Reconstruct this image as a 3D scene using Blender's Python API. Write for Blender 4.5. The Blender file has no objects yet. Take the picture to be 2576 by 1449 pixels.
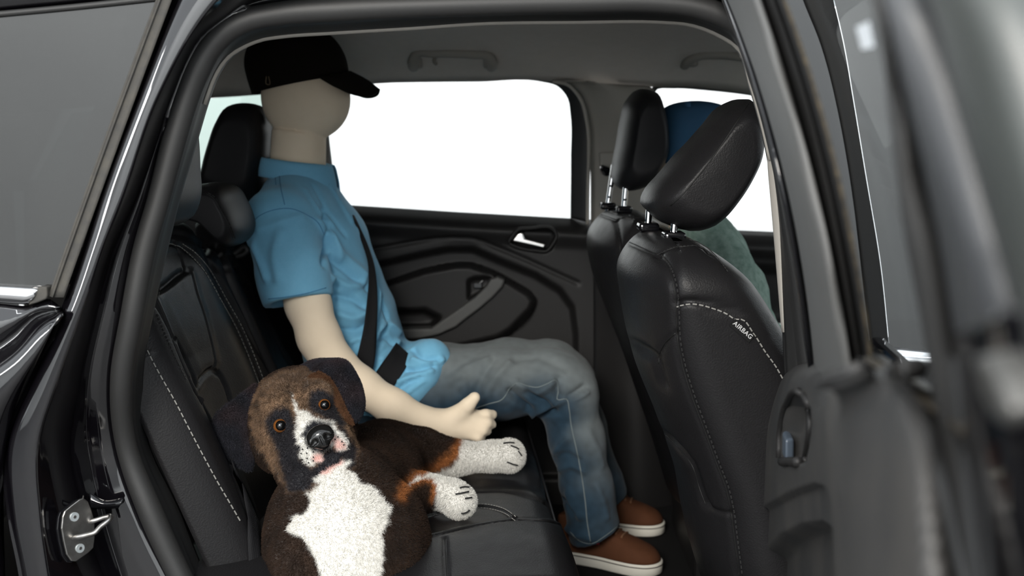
import bpy, bmesh, math, random
import numpy as np
from mathutils import Vector, noise as mnoise
from mathutils.bvhtree import BVHTree

# ------------------------------------------------------------------ camera, world, lights, exposure
SC = bpy.context.scene
COL = SC.collection
F = 2900.0                      # focal length in pixels of a 2576 x 1449 picture
CAM = np.array([0.0, -1.55, 1.30])
PITCH = math.radians(7.3)
FWD = np.array([0, math.cos(PITCH), -math.sin(PITCH)])
UP = np.array([0, math.sin(PITCH), math.cos(PITCH)])
RT = np.array([1.0, 0, 0])

cam_d = bpy.data.cameras.new('camera')
cam = bpy.data.objects.new('camera', cam_d)
COL.objects.link(cam)
cam.location = CAM
cam.rotation_euler = (math.pi / 2 - PITCH, 0, 0)
cam_d.sensor_width = 36.0
cam_d.lens = 36.0 * F / 2576.0
cam_d.clip_start = 0.02
cam_d.dof.use_dof = True
cam_d.dof.focus_distance = 1.85
cam_d.dof.aperture_fstop = 4.2
SC.camera = cam

SC.view_settings.view_transform = 'Standard'
SC.view_settings.look = 'None'
SC.view_settings.gamma = 1.0
SC.view_settings.use_curve_mapping = False
SC.view_settings.exposure = 0.0

world = bpy.data.worlds.new('overcast')
SC.world = world
world.use_nodes = True
bg = world.node_tree.nodes['Background']
bg.inputs['Color'].default_value = (0.90, 0.955, 1.0, 1)
bg.inputs['Strength'].default_value = 2.0

def area(name, loc, target, sx, sy, power, color=(1, 1, 1)):
    l = bpy.data.lights.new(name, 'AREA')
    l.shape = 'RECTANGLE'; l.size = sx; l.size_y = sy
    l.energy = power; l.color = color
    o = bpy.data.objects.new(name, l)
    COL.objects.link(o)
    o.location = loc
    o.rotation_euler = (Vector(target) - Vector(loc)).to_track_quat('-Z', 'Y').to_euler()
    return o
area('softbox_light', (-0.8, -3.1, 2.6), (0.0, 0.9, 0.85), 1.2, 0.8, 160, (1.0, 0.95, 0.88))
area('strip_light', (-3.4, -2.2, 1.9), (-0.6, 0.0, 1.2), 0.22, 1.3, 30)
for _x in (-3.0, 0.0, 3.0):
    area('wall_fill', (_x, -3.4, 4.3), (_x, -6.0, 1.3), 2.0, 0.6, 280, (0.95, 0.98, 1.0))  # unseen lamps added to brighten the wall mirrored in the paint
for _x in (-1.6, 1.6):
    area('backdrop_fill', (_x, 2.6, 3.6), (_x * 0.6, 4.4, 1.2), 1.6, 0.5, 45)  # unseen lamps added to whiten the backdrop behind the far windows

# ------------------------------------------------------------------ measuring helpers
def ray(px, py):
    return FWD + RT * ((px - 1288.0) / F) + UP * ((724.5 - py) / F)
def P(px, py, y):
    d = ray(px, py)
    return CAM + d * ((y - CAM[1]) / d[1])
def PZ(px, py, z):
    d = ray(px, py)
    return CAM + d * ((z - CAM[2]) / d[2])
def PPL(px, py, pt, n):
    d = ray(px, py)
    return CAM + d * (np.dot(np.asarray(pt) - CAM, n) / np.dot(d, n))
def proj(v):
    r = np.asarray(v) - CAM
    dep = r @ FWD
    return 1288.0 + F * (r @ RT) / dep, 724.5 - F * (r @ UP) / dep
def PR(pts, y=None):
    return [P(*(p if len(p) == 3 else (p[0], p[1], y))) for p in pts]

def crs(pts, n, closed=False):
    """Catmull-Rom through pts, n samples evenly spaced by length."""
    p = np.asarray(pts, float)
    if len(p) == 2 and not closed:
        t = np.linspace(0, 1, n)[:, None]
        return p[0] * (1 - t) + p[1] * t
    if closed:
        q = np.vstack([p[-1], p, p[0], p[1]])
    else:
        q = np.vstack([2 * p[0] - p[1], p, 2 * p[-1] - p[-2]])
    out = []
    m = 16
    t = np.linspace(0, 1, m, endpoint=False)[:, None]
    for i in range(1, len(q) - 2):
        a, b, c, d = q[i - 1], q[i], q[i + 1], q[i + 2]
        # centripetal-like clamp of the tangents
        l0 = np.linalg.norm(b - a) + 1e-9; l1 = np.linalg.norm(c - b) + 1e-9; l2 = np.linalg.norm(d - c) + 1e-9
        m1 = ((b - a) / l0 * l1 + (c - b) / l1 * l0) / (l0 + l1) * l1
        m2 = ((c - b) / l1 * l2 + (d - c) / l2 * l1) / (l1 + l2) * l1
        h = (2*t**3-3*t**2+1)*b + (t**3-2*t**2+t)*m1 + (-2*t**3+3*t**2)*c + (t**3-t**2)*m2
        out.append(h)
    if not closed:
        out.append(p[-1:])
    o = np.vstack(out)
    if closed:
        o = np.vstack([o, o[:1]])
    s = np.concatenate([[0], np.cumsum(np.linalg.norm(np.diff(o, axis=0), axis=1))])
    tt = np.linspace(0, s[-1], n + 1)[:-1] if closed else np.linspace(0, s[-1], n)
    return np.stack([np.interp(tt, s, o[:, k]) for k in range(o.shape[1])], 1)

def inpoly(x, y, poly):
    r = np.zeros(x.shape, bool)
    n = len(poly)
    for i in range(n):
        x0, y0 = poly[i]; x1, y1 = poly[(i + 1) % n]
        c = ((y0 > y) != (y1 > y)) & (x < (x1 - x0) * (y - y0) / (y1 - y0 + 1e-12) + x0)
        r ^= c
    return r

def polydist(p, line):
    """distance of points p (n,k) to polyline line (m,k)"""
    best = np.full(len(p), 1e9)
    for a, b in zip(line[:-1], line[1:]):
        ab = b - a
        t = np.clip(((p - a) @ ab) / (ab @ ab + 1e-12), 0, 1)
        best = np.minimum(best, np.linalg.norm(p - (a + t[:, None] * ab), axis=1))
    return best

# ------------------------------------------------------------------ object helpers
def root_of(o):
    while o.parent is not None:
        o = o.parent
    return o
def tag(o, label=None, cat=None, group=None, kind=None):
    if label: o['label'] = label
    if cat: o['category'] = cat
    if group: o['group'] = group
    if kind: o['kind'] = kind
    return o
def thing(name, label, cat, loc, group=None, kind=None):
    o = bpy.data.objects.new(name, None)
    COL.objects.link(o)
    o.location = loc
    o.empty_display_size = 0.05
    return tag(o, label, cat, group, kind)
def part(name, parent, label=None):
    o = bpy.data.objects.new(name, None)
    COL.objects.link(o); o.parent = parent; o.empty_display_size = 0.03
    if label: o['label'] = label
    return o
def mk(name, V, Fc, mat, parent=None, smooth=True, cols=None, kind=None, label=None):
    V = np.asarray(V, float)
    if parent is not None:
        V = V - np.array(root_of(parent).location)
    me = bpy.data.meshes.new(name)
    me.from_pydata(V.tolist(), [], [list(map(int, f)) for f in Fc])
    me.validate()
    if smooth:
        me.polygons.foreach_set('use_smooth', [True] * len(me.polygons))
    for m in (mat if isinstance(mat, (list, tuple)) else [mat]):
        me.materials.append(m)
    if cols is not None:
        a = me.color_attributes.new('col', 'FLOAT_COLOR', 'POINT')
        c = np.ones((len(V), 4)); c[:, :3] = cols
        a.data.foreach_set('color', c.ravel())
    o = bpy.data.objects.new(name, me)
    COL.objects.link(o)
    if parent is not None:
        o.parent = parent
    if kind: o['kind'] = kind
    if label: o['label'] = label
    return o
def solid(o, t, off=-1.0):
    m = o.modifiers.new('thickness', 'SOLIDIFY'); m.thickness = t; m.offset = off
    return o
def bevel(o, w, seg=3, ang=35):
    m = o.modifiers.new('edges', 'BEVEL'); m.width = w; m.segments = seg; m.limit_method = 'ANGLE'
    m.angle_limit = math.radians(ang)
    m.harden_normals = False
    return o

def gridfaces(nu, nv, flip=False):
    i = np.arange(nv - 1)[:, None] * nu + np.arange(nu - 1)[None, :]
    i = i.ravel()
    f = np.stack([i, i + 1, i + nu + 1, i + nu], 1)
    return f[:, ::-1] if flip else f
def sheetgeo(rails, nu, nv, lin=False):
    R = np.stack([crs(r, nu) for r in rails], 0)          # m, nu, 3
    m = len(R)
    if lin or m == 2:
        s = np.linspace(0, m - 1, nv)
        k = np.minimum(s.astype(int), m - 2); t = (s - k)[:, None, None]
        G = R[k] * (1 - t) + R[k + 1] * t
    else:
        G = np.stack([crs(R[:, j], nv) for j in range(nu)], 1)
    return G.reshape(-1, 3), gridfaces(nu, nv)
def facing(V, Fc, p):
    """orient faces so that the average normal looks at point p"""
    V = np.asarray(V); Fc = np.asarray(Fc)
    a, b, c = V[Fc[:, 0]], V[Fc[:, 1]], V[Fc[:, 2]]
    n = np.cross(b - a, c - a)
    s = (n * (np.asarray(p) - (a + c) / 2)).sum()
    return Fc if s >= 0 else Fc[:, ::-1]
def sheet(name, rails, mat, parent=None, nu=40, nv=12, lin=False, thick=0.004, look=None, **kw):
    V, Fc = sheetgeo(rails, nu, nv, lin)
    Fc = facing(V, Fc, CAM if look is None else look)
    o = mk(name, V, Fc, mat, parent, **kw)
    if thick: solid(o, thick)
    return o
def frames(p):
    p = np.asarray(p, float)
    t = np.gradient(p, axis=0)
    t /= np.linalg.norm(t, axis=1)[:, None] + 1e-12
    a = np.array([0, 0, 1.0]) if abs(t[0][2]) < 0.9 else np.array([1.0, 0, 0])
    n = np.cross(t[0], a); n /= np.linalg.norm(n)
    N = [n]
    for i in range(1, len(p)):
        n = N[-1] - t[i] * np.dot(N[-1], t[i])
        n /= np.linalg.norm(n) + 1e-12
        N.append(n)
    N = np.array(N)
    return t, N, np.cross(t, N)
def tubegeo(p, r, seg=8, cap=True):
    p = np.asarray(p, float)
    r = np.broadcast_to(np.asarray(r, float), (len(p),))
    t, N, B = frames(p)
    a = np.linspace(0, 2 * math.pi, seg, endpoint=False)
    V = (p[:, None] + r[:, None, None] * (np.cos(a)[None, :, None] * N[:, None] + np.sin(a)[None, :, None] * B[:, None])).reshape(-1, 3)
    Fc = []
    n = len(p)
    for i in range(n - 1):
        for j in range(seg):
            k = (j + 1) % seg
            Fc.append((i * seg + j, i * seg + k, (i + 1) * seg + k, (i + 1) * seg + j))
    if cap:
        Fc.append(tuple(range(seg))[::-1]); Fc.append(tuple((n - 1) * seg + j for j in range(seg)))
    return V, Fc
def tube(name, p, r, mat, parent=None, seg=8, n=None, **kw):
    if n: p = crs(p, n)
    V, Fc = tubegeo(p, r, seg)
    return mk(name, V, Fc, mat, parent, **kw)
def loftgeo(secs, cap=True):
    S = np.asarray(secs, float)
    m, n, _ = S.shape
    V = S.reshape(-1, 3)
    Fc = []
    for i in range(m - 1):
        for j in range(n):
            k = (j + 1) % n
            Fc.append((i * n + j, i * n + k, (i + 1) * n + k, (i + 1) * n + j))
    if cap:
        V = np.vstack([V, S[0].mean(0), S[-1].mean(0)])
        c0, c1 = m * n, m * n + 1
        for j in range(n):
            k = (j + 1) % n
            Fc.append((k, j, c0, c0)[:3]); Fc.append(((m - 1) * n + j, (m - 1) * n + k, c1))
    return V, Fc
def fixn(o):
    bm = bmesh.new(); bm.from_mesh(o.data)
    bmesh.ops.recalc_face_normals(bm, faces=bm.faces)
    bm.to_mesh(o.data); bm.free()
    return o
def join(parts):
    V, Fc, k = [], [], 0
    for v, f in parts:
        V.append(np.asarray(v)); Fc += [tuple(i + k for i in g) for g in f]; k += len(v)
    return np.vstack(V), Fc
def boxgeo(c, ax, hs):
    """box with centre c, axes ax (3 unit rows), half sizes hs"""
    c = np.asarray(c, float); ax = np.asarray(ax, float)
    V = [c + ax[0]*hs[0]*i + ax[1]*hs[1]*j + ax[2]*hs[2]*k for i in (-1, 1) for j in (-1, 1) for k in (-1, 1)]
    return np.array(V), [(0,1,3,2),(4,6,7,5),(0,4,5,1),(2,3,7,6),(0,2,6,4),(1,5,7,3)]
def prismgeo(poly, off):
    """closed 3D polygon pushed by vector off"""
    p = np.asarray(poly, float); n = len(p)
    V = np.vstack([p, p + np.asarray(off)])
    Fc = [tuple(range(n))[::-1], tuple(range(n, 2 * n))]
    for i in range(n):
        j = (i + 1) % n
        Fc.append((i, j, n + j, n + i))
    return V, Fc
def unit(v):
    v = np.asarray(v, float)
    return v / (np.linalg.norm(v) + 1e-12)

def vnormals(V, Fc):
    V = np.asarray(V, float)
    N = np.zeros_like(V)
    tri = []
    for f in Fc:
        for k in range(1, len(f) - 1):
            tri.append((f[0], f[k], f[k + 1]))
    tri = np.array(tri)
    n = np.cross(V[tri[:, 1]] - V[tri[:, 0]], V[tri[:, 2]] - V[tri[:, 0]])
    for k in range(3):
        np.add.at(N, tri[:, k], n)
    return N / (np.linalg.norm(N, axis=1)[:, None] + 1e-12)
def bvh(V, Fc):
    return BVHTree.FromPolygons([tuple(v) for v in np.asarray(V).tolist()], [tuple(map(int, f)) for f in Fc])
def hits(tree, pix, step=6.0, lift=0.0, dmax=9.0):
    """a polyline drawn in pixels laid on the real surface: points and normals"""
    q = crs(np.asarray(pix, float)[:, :2], max(3, int(sum(np.linalg.norm(np.diff(np.asarray(pix, float)[:, :2], axis=0), axis=1)) / step)))
    P_, N_ = [], []
    for a, b in q:
        d = ray(a, b)
        h = tree.ray_cast(Vector(CAM), Vector(d))
        if h[0] is not None and h[3] < dmax:
            n = np.array(h[1])
            if n @ d > 0: n = -n
            P_.append(np.array(h[0]) + n * lift); N_.append(n)
    return np.array(P_), np.array(N_)
def carve(V, N, line, depth, width, lip=0.0):
    """press a groove (depth > 0) or raise a fold (depth < 0) along a 3D polyline"""
    if len(line) < 2: return V
    d = polydist(V, line)
    g = -depth * np.exp(-(d / width) ** 2)
    if lip: g = g + lip * np.exp(-((d - 2.2 * width) / width) ** 2)
    return V + N * g[:, None]
def stitchgeo(p, n, dash=0.0055, gap=0.003, r=0.0008):
    s = np.concatenate([[0], np.cumsum(np.linalg.norm(np.diff(p, axis=0), axis=1))])
    at = lambda x: np.array([np.interp(x, s, p[:, k]) for k in range(3)])
    out = []
    x = 0.0
    while x + dash < s[-1]:
        a, b = at(x), at(x + dash)
        i = min(np.searchsorted(s, x), len(n) - 1)
        t = unit(b - a); m = n[i]; w = unit(np.cross(t, m))
        out.append(boxgeo((a + b) / 2 + m * 0.0006, np.array([t, w, m]), (dash / 2, r, r * 0.9)))
        x += dash + gap
    return out
def vnoise(V, s, seed=0.0):
    return np.array([mnoise.noise(Vector((v[0] * s + seed, v[1] * s, v[2] * s))) for v in V])

# signed distance bodies -------------------------------------------------------
def smin(a, b, k):
    h = np.clip(0.5 + 0.5 * (b - a) / k, 0, 1)
    return b * (1 - h) + a * h - k * h * (1 - h)
def smax(a, b, k):
    return -smin(-a, -b, k)
def cap(p, a, b, ra, rb):
    a = np.asarray(a, np.float32); b = np.asarray(b, np.float32)
    ab = b - a
    t = np.clip(((p - a) @ ab) / (ab @ ab + 1e-9), 0, 1)
    return np.linalg.norm(p - (a + t[..., None] * ab), axis=-1) - (ra + t * (rb - ra))
def chain(p, pts, rad, k=0.015):
    d = None
    for i in range(len(pts) - 1):
        c = cap(p, pts[i], pts[i + 1], rad[i], rad[i + 1])
        d = c if d is None else smin(d, c, k)
    return d
def ell(p, c, r, ax=None):
    q = p - np.asarray(c, np.float32)
    if ax is not None:
        q = q @ np.asarray(ax, np.float32).T
    r = np.asarray(r, np.float32)
    k = np.linalg.norm(q / r, axis=-1); k2 = np.linalg.norm(q / (r * r), axis=-1)
    return k * (k - 1.0) / (k2 + 1e-6)
def ellchain(p, pts, w, dp, k=0.02):
    """torso: segments in the xz plane, half width w along y, half depth dp across"""
    d = None
    for i in range(len(pts) - 1):
        a = np.asarray(pts[i], np.float32); b = np.asarray(pts[i + 1], np.float32)
        ab = b - a
        t = np.clip(((p - a) @ ab) / (ab @ ab + 1e-9), 0, 1)
        r = p - (a + t[..., None] * ab)
        ww = w[i] + t * (w[i + 1] - w[i]); dd = dp[i] + t * (dp[i + 1] - dp[i])
        y = r[..., 1]; o = np.sqrt(r[..., 0] ** 2 + r[..., 2] ** 2)
        e = (y / ww) ** 2 + (o / dd) ** 2
        c = (np.sqrt(e + 1e-9) - 1) * np.minimum(ww, dd)
        d = c if d is None else smin(d, c, k)
    return d
def sdfgeo(f, lo, hi, h, relax=2):
    lo = np.asarray(lo, float); hi = np.asarray(hi, float)
    n = np.ceil((hi - lo) / h).astype(int) + 1
    ax = [(lo[k] + h * np.arange(n[k])).astype(np.float32) for k in range(3)]
    D = np.empty(n, np.float32)
    ch = 24
    for i in range(0, n[0], ch):
        g = np.stack(np.meshgrid(ax[0][i:i + ch], ax[1], ax[2], indexing='ij'), -1)
        D[i:i + ch] = f(g)
    ins = D < 0
    c8 = [(i, j, k) for i in (0, 1) for j in (0, 1) for k in (0, 1)]
    cnt = sum(ins[i:n[0]-1+i, j:n[1]-1+j, k:n[2]-1+k].astype(np.int8) for i, j, k in c8)
    act = np.argwhere((cnt > 0) & (cnt < 8))
    idx = -np.ones(cnt.shape, int)
    idx[tuple(act.T)] = np.arange(len(act))
    val = np.stack([D[act[:, 0]+i, act[:, 1]+j, act[:, 2]+k] for i, j, k in c8], 1)
    off = np.array(c8, float)
    S = np.zeros((len(act), 3)); C = np.zeros(len(act))
    for a in range(8):
        for b in range(a + 1, 8):
            if np.abs(off[a] - off[b]).sum() != 1: continue
            m = (val[:, a] < 0) != (val[:, b] < 0)
            t = val[:, a] / (val[:, a] - val[:, b] + 1e-12)
            pt = off[a] + t[:, None] * (off[b] - off[a])
            S[m] += pt[m]; C[m] += 1
    V = lo + h * (act + S / C[:, None])
    Q = []
    for d in range(3):
        u, w = (d + 1) % 3, (d + 2) % 3
        s0 = [slice(None)] * 3; s1 = [slice(None)] * 3
        s0[d] = slice(0, n[d] - 1); s1[d] = slice(1, n[d])
        A, B = ins[tuple(s0)], ins[tuple(s1)]
        e = np.argwhere(A != B)
        e = e[(e[:, u] > 0) & (e[:, w] > 0) & (e[:, u] < n[u] - 1) & (e[:, w] < n[w] - 1)]
        du = np.zeros(3, int); du[u] = 1
        dw = np.zeros(3, int); dw[w] = 1
        q = np.stack([idx[tuple((e - du - dw).T)], idx[tuple((e - dw).T)], idx[tuple(e.T)], idx[tuple((e - du).T)]], 1)
        fl = A[tuple(e.T)]
        q[~fl] = q[~fl][:, ::-1]
        Q.append(q)
    Q = np.vstack(Q)
    Q = Q[(Q >= 0).all(1)]
    for _ in range(relax):
        V = V + 0.5 * (lap(V, Q) - V)
    return V, Q
def lap(V, Q):
    S = np.zeros_like(V); C = np.zeros(len(V))
    for a in range(4):
        b = (a + 1) % 4
        np.add.at(S, Q[:, a], V[Q[:, b]]); np.add.at(S, Q[:, b], V[Q[:, a]])
        np.add.at(C, Q[:, a], 1); np.add.at(C, Q[:, b], 1)
    return S / np.maximum(C, 1)[:, None]

# ------------------------------------------------------------------ materials
def lin(r, g, b):
    f = lambda c: ((c / 255 + 0.055) / 1.055) ** 2.4 if c > 10 else c / 255 / 12.92
    return (f(r), f(g), f(b))
def mat(name, col=(0.5, 0.5, 0.5), rough=0.5, metal=0.0, spec=0.5, bump=None, var=None, coat=0.0, attr=None, sheen=0.0, rvar=None):
    m = bpy.data.materials.new(name)
    m.use_nodes = True
    nt = m.node_tree; N, L = nt.nodes, nt.links
    b = N['Principled BSDF']
    b.inputs['Base Color'].default_value = (*col, 1)
    b.inputs['Roughness'].default_value = rough
    b.inputs['Metallic'].default_value = metal
    b.inputs['Specular IOR Level'].default_value = spec
    b.inputs['Coat Weight'].default_value = coat
    b.inputs['Coat Roughness'].default_value = 0.03
    if sheen:
        b.inputs['Sheen Weight'].default_value = sheen
        b.inputs['Sheen Roughness'].default_value = 0.5
    tc = N.new('ShaderNodeTexCoord')
    src = None
    if attr:
        a = N.new('ShaderNodeAttribute'); a.attribute_name = attr
        src = a.outputs['Color']
    if var:                                     # (second colour, scale, amount)
        nz = N.new('ShaderNodeTexNoise'); nz.inputs['Scale'].default_value = var[1]; nz.inputs['Detail'].default_value = 6
        nz.inputs['Roughness'].default_value = 0.65
        L.new(tc.outputs['Object'], nz.inputs['Vector'])
        rp = N.new('ShaderNodeMapRange'); rp.inputs['From Min'].default_value = 0.35; rp.inputs['From Max'].default_value = 0.68
        rp.inputs['To Max'].default_value = var[2]
        L.new(nz.outputs['Fac'], rp.inputs['Value'])
        mx = N.new('ShaderNodeMix'); mx.data_type = 'RGBA'
        if src is not None: L.new(src, mx.inputs['A'])
        else: mx.inputs['A'].default_value = (*col, 1)
        mx.inputs['B'].default_value = (*var[0], 1)
        L.new(rp.outputs['Result'], mx.inputs['Factor'])
        src = mx.outputs['Result']
    if src is not None:
        L.new(src, b.inputs['Base Color'])
    if rvar:
        nz = N.new('ShaderNodeTexNoise'); nz.inputs['Scale'].default_value = rvar[0]; nz.inputs['Detail'].default_value = 5
        L.new(tc.outputs['Object'], nz.inputs['Vector'])
        rp = N.new('ShaderNodeMapRange'); rp.inputs['To Min'].default_value = rvar[1]; rp.inputs['To Max'].default_value = rvar[2]
        L.new(nz.outputs['Fac'], rp.inputs['Value']); L.new(rp.outputs['Result'], b.inputs['Roughness'])
    if bump:                                    # (kind, scale, strength, distance)
        kind, sc, st, di = bump
        if kind == 'voronoi':
            t = N.new('ShaderNodeTexVoronoi'); t.feature = 'SMOOTH_F1'; o = 'Distance'
        elif kind == 'wave':
            t = N.new('ShaderNodeTexWave'); t.inputs['Distortion'].default_value = 0.6; o = 'Fac'
        else:
            t = N.new('ShaderNodeTexNoise'); t.inputs['Detail'].default_value = 4; o = 'Fac'
        t.inputs['Scale'].default_value = sc
        L.new(tc.outputs['Object'], t.inputs['Vector'])
        bp = N.new('ShaderNodeBump'); bp.inputs['Strength'].default_value = st; bp.inputs['Distance'].default_value = di
        L.new(t.outputs[o], bp.inputs['Height']); L.new(bp.outputs['Normal'], b.inputs['Normal'])
    return m
def glassmat(name, tint, refl=0.06, rough=0.0, dust=0.0):
    m = bpy.data.materials.new(name); m.use_nodes = True
    nt = m.node_tree; N, L = nt.nodes, nt.links
    for n in list(N): N.remove(n)
    out = N.new('ShaderNodeOutputMaterial')
    tr = N.new('ShaderNodeBsdfTransparent'); tr.inputs['Color'].default_value = (*tint, 1)
    gl = N.new('ShaderNodeBsdfGlossy'); gl.inputs['Roughness'].default_value = rough
    fr = N.new('ShaderNodeFresnel'); fr.inputs['IOR'].default_value = 1.45 + refl
    mx = N.new('ShaderNodeMixShader')
    L.new(fr.outputs[0], mx.inputs[0]); L.new(tr.outputs[0], mx.inputs[1]); L.new(gl.outputs[0], mx.inputs[2])
    if dust:
        df = N.new('ShaderNodeBsdfDiffuse'); df.inputs['Color'].default_value = (0.45, 0.46, 0.44, 1)
        tc = N.new('ShaderNodeTexCoord'); nz = N.new('ShaderNodeTexNoise'); nz.inputs['Scale'].default_value = 7; nz.inputs['Detail'].default_value = 8
        L.new(tc.outputs['Object'], nz.inputs['Vector'])
        rp = N.new('ShaderNodeMapRange'); rp.inputs['To Min'].default_value = dust * 0.4; rp.inputs['To Max'].default_value = dust
        L.new(nz.outputs['Fac'], rp.inputs['Value'])
        m2 = N.new('ShaderNodeMixShader'); L.new(rp.outputs['Result'], m2.inputs[0]); L.new(mx.outputs[0], m2.inputs[1]); L.new(df.outputs[0], m2.inputs[2])
        L.new(m2.outputs[0], out.inputs[0])
    else:
        L.new(mx.outputs[0], out.inputs[0])
    return m

M = {}
M['paint'] = mat('black_paint', (0.0025, 0.0022, 0.003), 0.04, spec=1.0, rvar=(30, 0.03, 0.06))
M['gloss'] = mat('gloss_black_trim', (0.004, 0.004, 0.005), 0.07, spec=0.5)
M['rubber'] = mat('seal_rubber', (0.016, 0.016, 0.016), 0.55, spec=0.4, bump=('noise', 900, 0.15, 0.001))
M['rubber_old'] = mat('weathered_rubber', (0.035, 0.034, 0.032), 0.75, spec=0.3, var=((0.06, 0.055, 0.045), 60, 0.6), bump=('noise', 500, 0.2, 0.001))
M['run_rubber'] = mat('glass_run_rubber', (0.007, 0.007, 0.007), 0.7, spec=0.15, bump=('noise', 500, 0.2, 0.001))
M['rubber_dust'] = mat('dusty_rubber', (0.010, 0.009, 0.008), 0.8, spec=0.2, var=((0.075, 0.058, 0.034), 90, 0.6), bump=('noise', 400, 0.3, 0.001))
M['plastic'] = mat('charcoal_plastic', (0.0115, 0.011, 0.011), 0.5, spec=0.28, bump=('voronoi', 700, 0.25, 0.0008))
M['plastic_grey'] = mat('grey_door_plastic', (0.075, 0.076, 0.075), 0.55, spec=0.4, bump=('voronoi', 600, 0.3, 0.0008), var=((0.06, 0.058, 0.054), 9, 0.35))
M['plastic_dust'] = mat('dusty_door_plastic', (0.020, 0.0205, 0.0212), 0.5, spec=0.4, bump=('voronoi', 650, 0.35, 0.0008), var=((0.075, 0.068, 0.06), 6, 0.4))
M['leather'] = mat('black_leather', (0.0095, 0.0092, 0.0098), 0.47, spec=0.15, bump=('voronoi', 420, 0.28, 0.0010), rvar=(40, 0.34, 0.48))
M['leather_soft'] = mat('smooth_black_leather', (0.0100, 0.0098, 0.0106), 0.48, spec=0.16, bump=('voronoi', 620, 0.14, 0.0008))
M['seam'] = mat('seam_shadow_vinyl', (0.004, 0.004, 0.004), 0.6, spec=0.3)
M['thread'] = mat('grey_thread', (0.21, 0.205, 0.19), 0.8, spec=0.2)
M['thread_dark'] = mat('dark_thread', (0.022, 0.022, 0.022), 0.8, spec=0.2)
M['liner'] = mat('headliner_cloth', (0.50, 0.465, 0.42), 0.95, spec=0.1, bump=('noise', 700, 0.3, 0.001), var=((0.55, 0.515, 0.47), 40, 0.5))
M['trim_beige'] = mat('beige_trim', (0.30, 0.28, 0.25), 0.6, spec=0.3)
M['pillar'] = mat('grey_pillar_trim', (0.24, 0.225, 0.20), 0.7, spec=0.3, bump=('noise', 600, 0.2, 0.0008))
M['carpet'] = mat('black_carpet', (0.010, 0.010, 0.010), 0.95, spec=0.1, bump=('noise', 900, 0.6, 0.003))
M['chrome'] = mat('chrome', (0.82, 0.82, 0.83), 0.08, metal=1.0)
M['satin'] = mat('satin_silver', (0.72, 0.71, 0.69), 0.3, metal=1.0)
M['steel'] = mat('worn_steel', (0.36, 0.35, 0.34), 0.32, metal=1.0, bump=('noise', 160, 0.25, 0.001), var=((0.2, 0.19, 0.17), 60, 0.7))
M['zinc'] = mat('zinc_screw', (0.55, 0.6, 0.62), 0.4, metal=0.7)
M['webbing'] = mat('black_webbing', (0.008, 0.008, 0.009), 0.7, spec=0.15, bump=('wave', 260, 0.4, 0.0008))
M['skin'] = mat('mannequin_jersey', (0.74, 0.62, 0.47), 0.9, spec=0.15, bump=('noise', 700, 0.25, 0.0008), var=((0.78, 0.66, 0.51), 30, 0.5), sheen=0.1)
M['shirt'] = mat('blue_jersey', (0.15, 0.385, 0.56), 0.9, spec=0.12, bump=('noise', 800, 0.35, 0.0008), var=((0.18, 0.42, 0.60), 120, 0.5), sheen=0.12)
M['denim'] = mat('denim', (0.05, 0.1, 0.15), 0.92, spec=0.12, attr='col', bump=('wave', 480, 0.25, 0.0006), sheen=0.08)
M['denim_seam'] = mat('denim_seam', (0.13, 0.155, 0.16), 0.9, spec=0.1)
M['cap_dark'] = mat('dark_brown_twill', (0.007, 0.0055, 0.004), 0.95, spec=0.1, bump=('wave', 500, 0.3, 0.0006))
M['cap_blue'] = mat('blue_cotton', (0.03, 0.085, 0.155), 0.95, spec=0.1, var=((0.04, 0.09, 0.16), 30, 0.6), bump=('noise', 400, 0.4, 0.001))
M['green'] = mat('heather_green_cloth', (0.13, 0.20, 0.17), 0.95, spec=0.1, var=((0.29, 0.38, 0.335), 55, 0.7), bump=('noise', 500, 0.4, 0.001))
M['shoe'] = mat('brown_suede', (0.075, 0.028, 0.012), 0.85, spec=0.2, bump=('noise', 500, 0.3, 0.001), var=((0.055, 0.02, 0.009), 40, 0.5))
M['sole'] = mat('white_rubber_sole', (0.62, 0.6, 0.53), 0.6, spec=0.3)
M['sole_line'] = mat('dark_sole_line', (0.03, 0.022, 0.02), 0.6)
M['red_tab'] = mat('red_tab', (0.5, 0.03, 0.06), 0.7)
M['white'] = mat('white_print', (0.42, 0.42, 0.42), 0.7)
M['tag'] = mat('black_tag', (0.004, 0.004, 0.004), 0.7, spec=0.2)
M['frame_refl'] = mat('frame_reflection_grey', (0.034, 0.036, 0.039), 0.42, spec=0.5)  # reflected wall put into the colour of the black painted frame
M['frame_side_refl'] = mat('frame_side_reflection', (0.034, 0.038, 0.036), 0.45, spec=0.5)  # greenish reflection put into the colour of the frame's black side
M['fur'] = mat('plush_fur', (0.1, 0.05, 0.03), 0.85, spec=0.15, attr='col', bump=('noise', 700, 0.5, 0.002), sheen=0.15)
M['nose'] = mat('black_plastic_nose', (0.006, 0.006, 0.006), 0.12, spec=0.5)
M['amber'] = mat('amber_iris', (0.14, 0.05, 0.012), 0.2, spec=0.5)
M['pupil'] = mat('black_pupil', (0.003, 0.003, 0.003), 0.03, spec=0.6)
M['glass'] = glassmat('clear_glass', (0.97, 0.99, 0.98))
M['door_glass'] = glassmat('thin_door_glass', (0.93, 0.95, 0.95), refl=-0.43)
M['brass'] = mat('dull_brass', (0.10, 0.07, 0.035), 0.5)
M['dark_steel'] = mat('dark_latch_steel', (0.05, 0.05, 0.048), 0.45, metal=0.2)
M['privacy'] = glassmat('privacy_glass', (0.40, 0.49, 0.455), dust=0.0)
M['privacy_near'] = glassmat('dark_privacy_glass', (0.004, 0.005, 0.005), refl=0.2, rough=0.03, dust=0.04)
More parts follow.
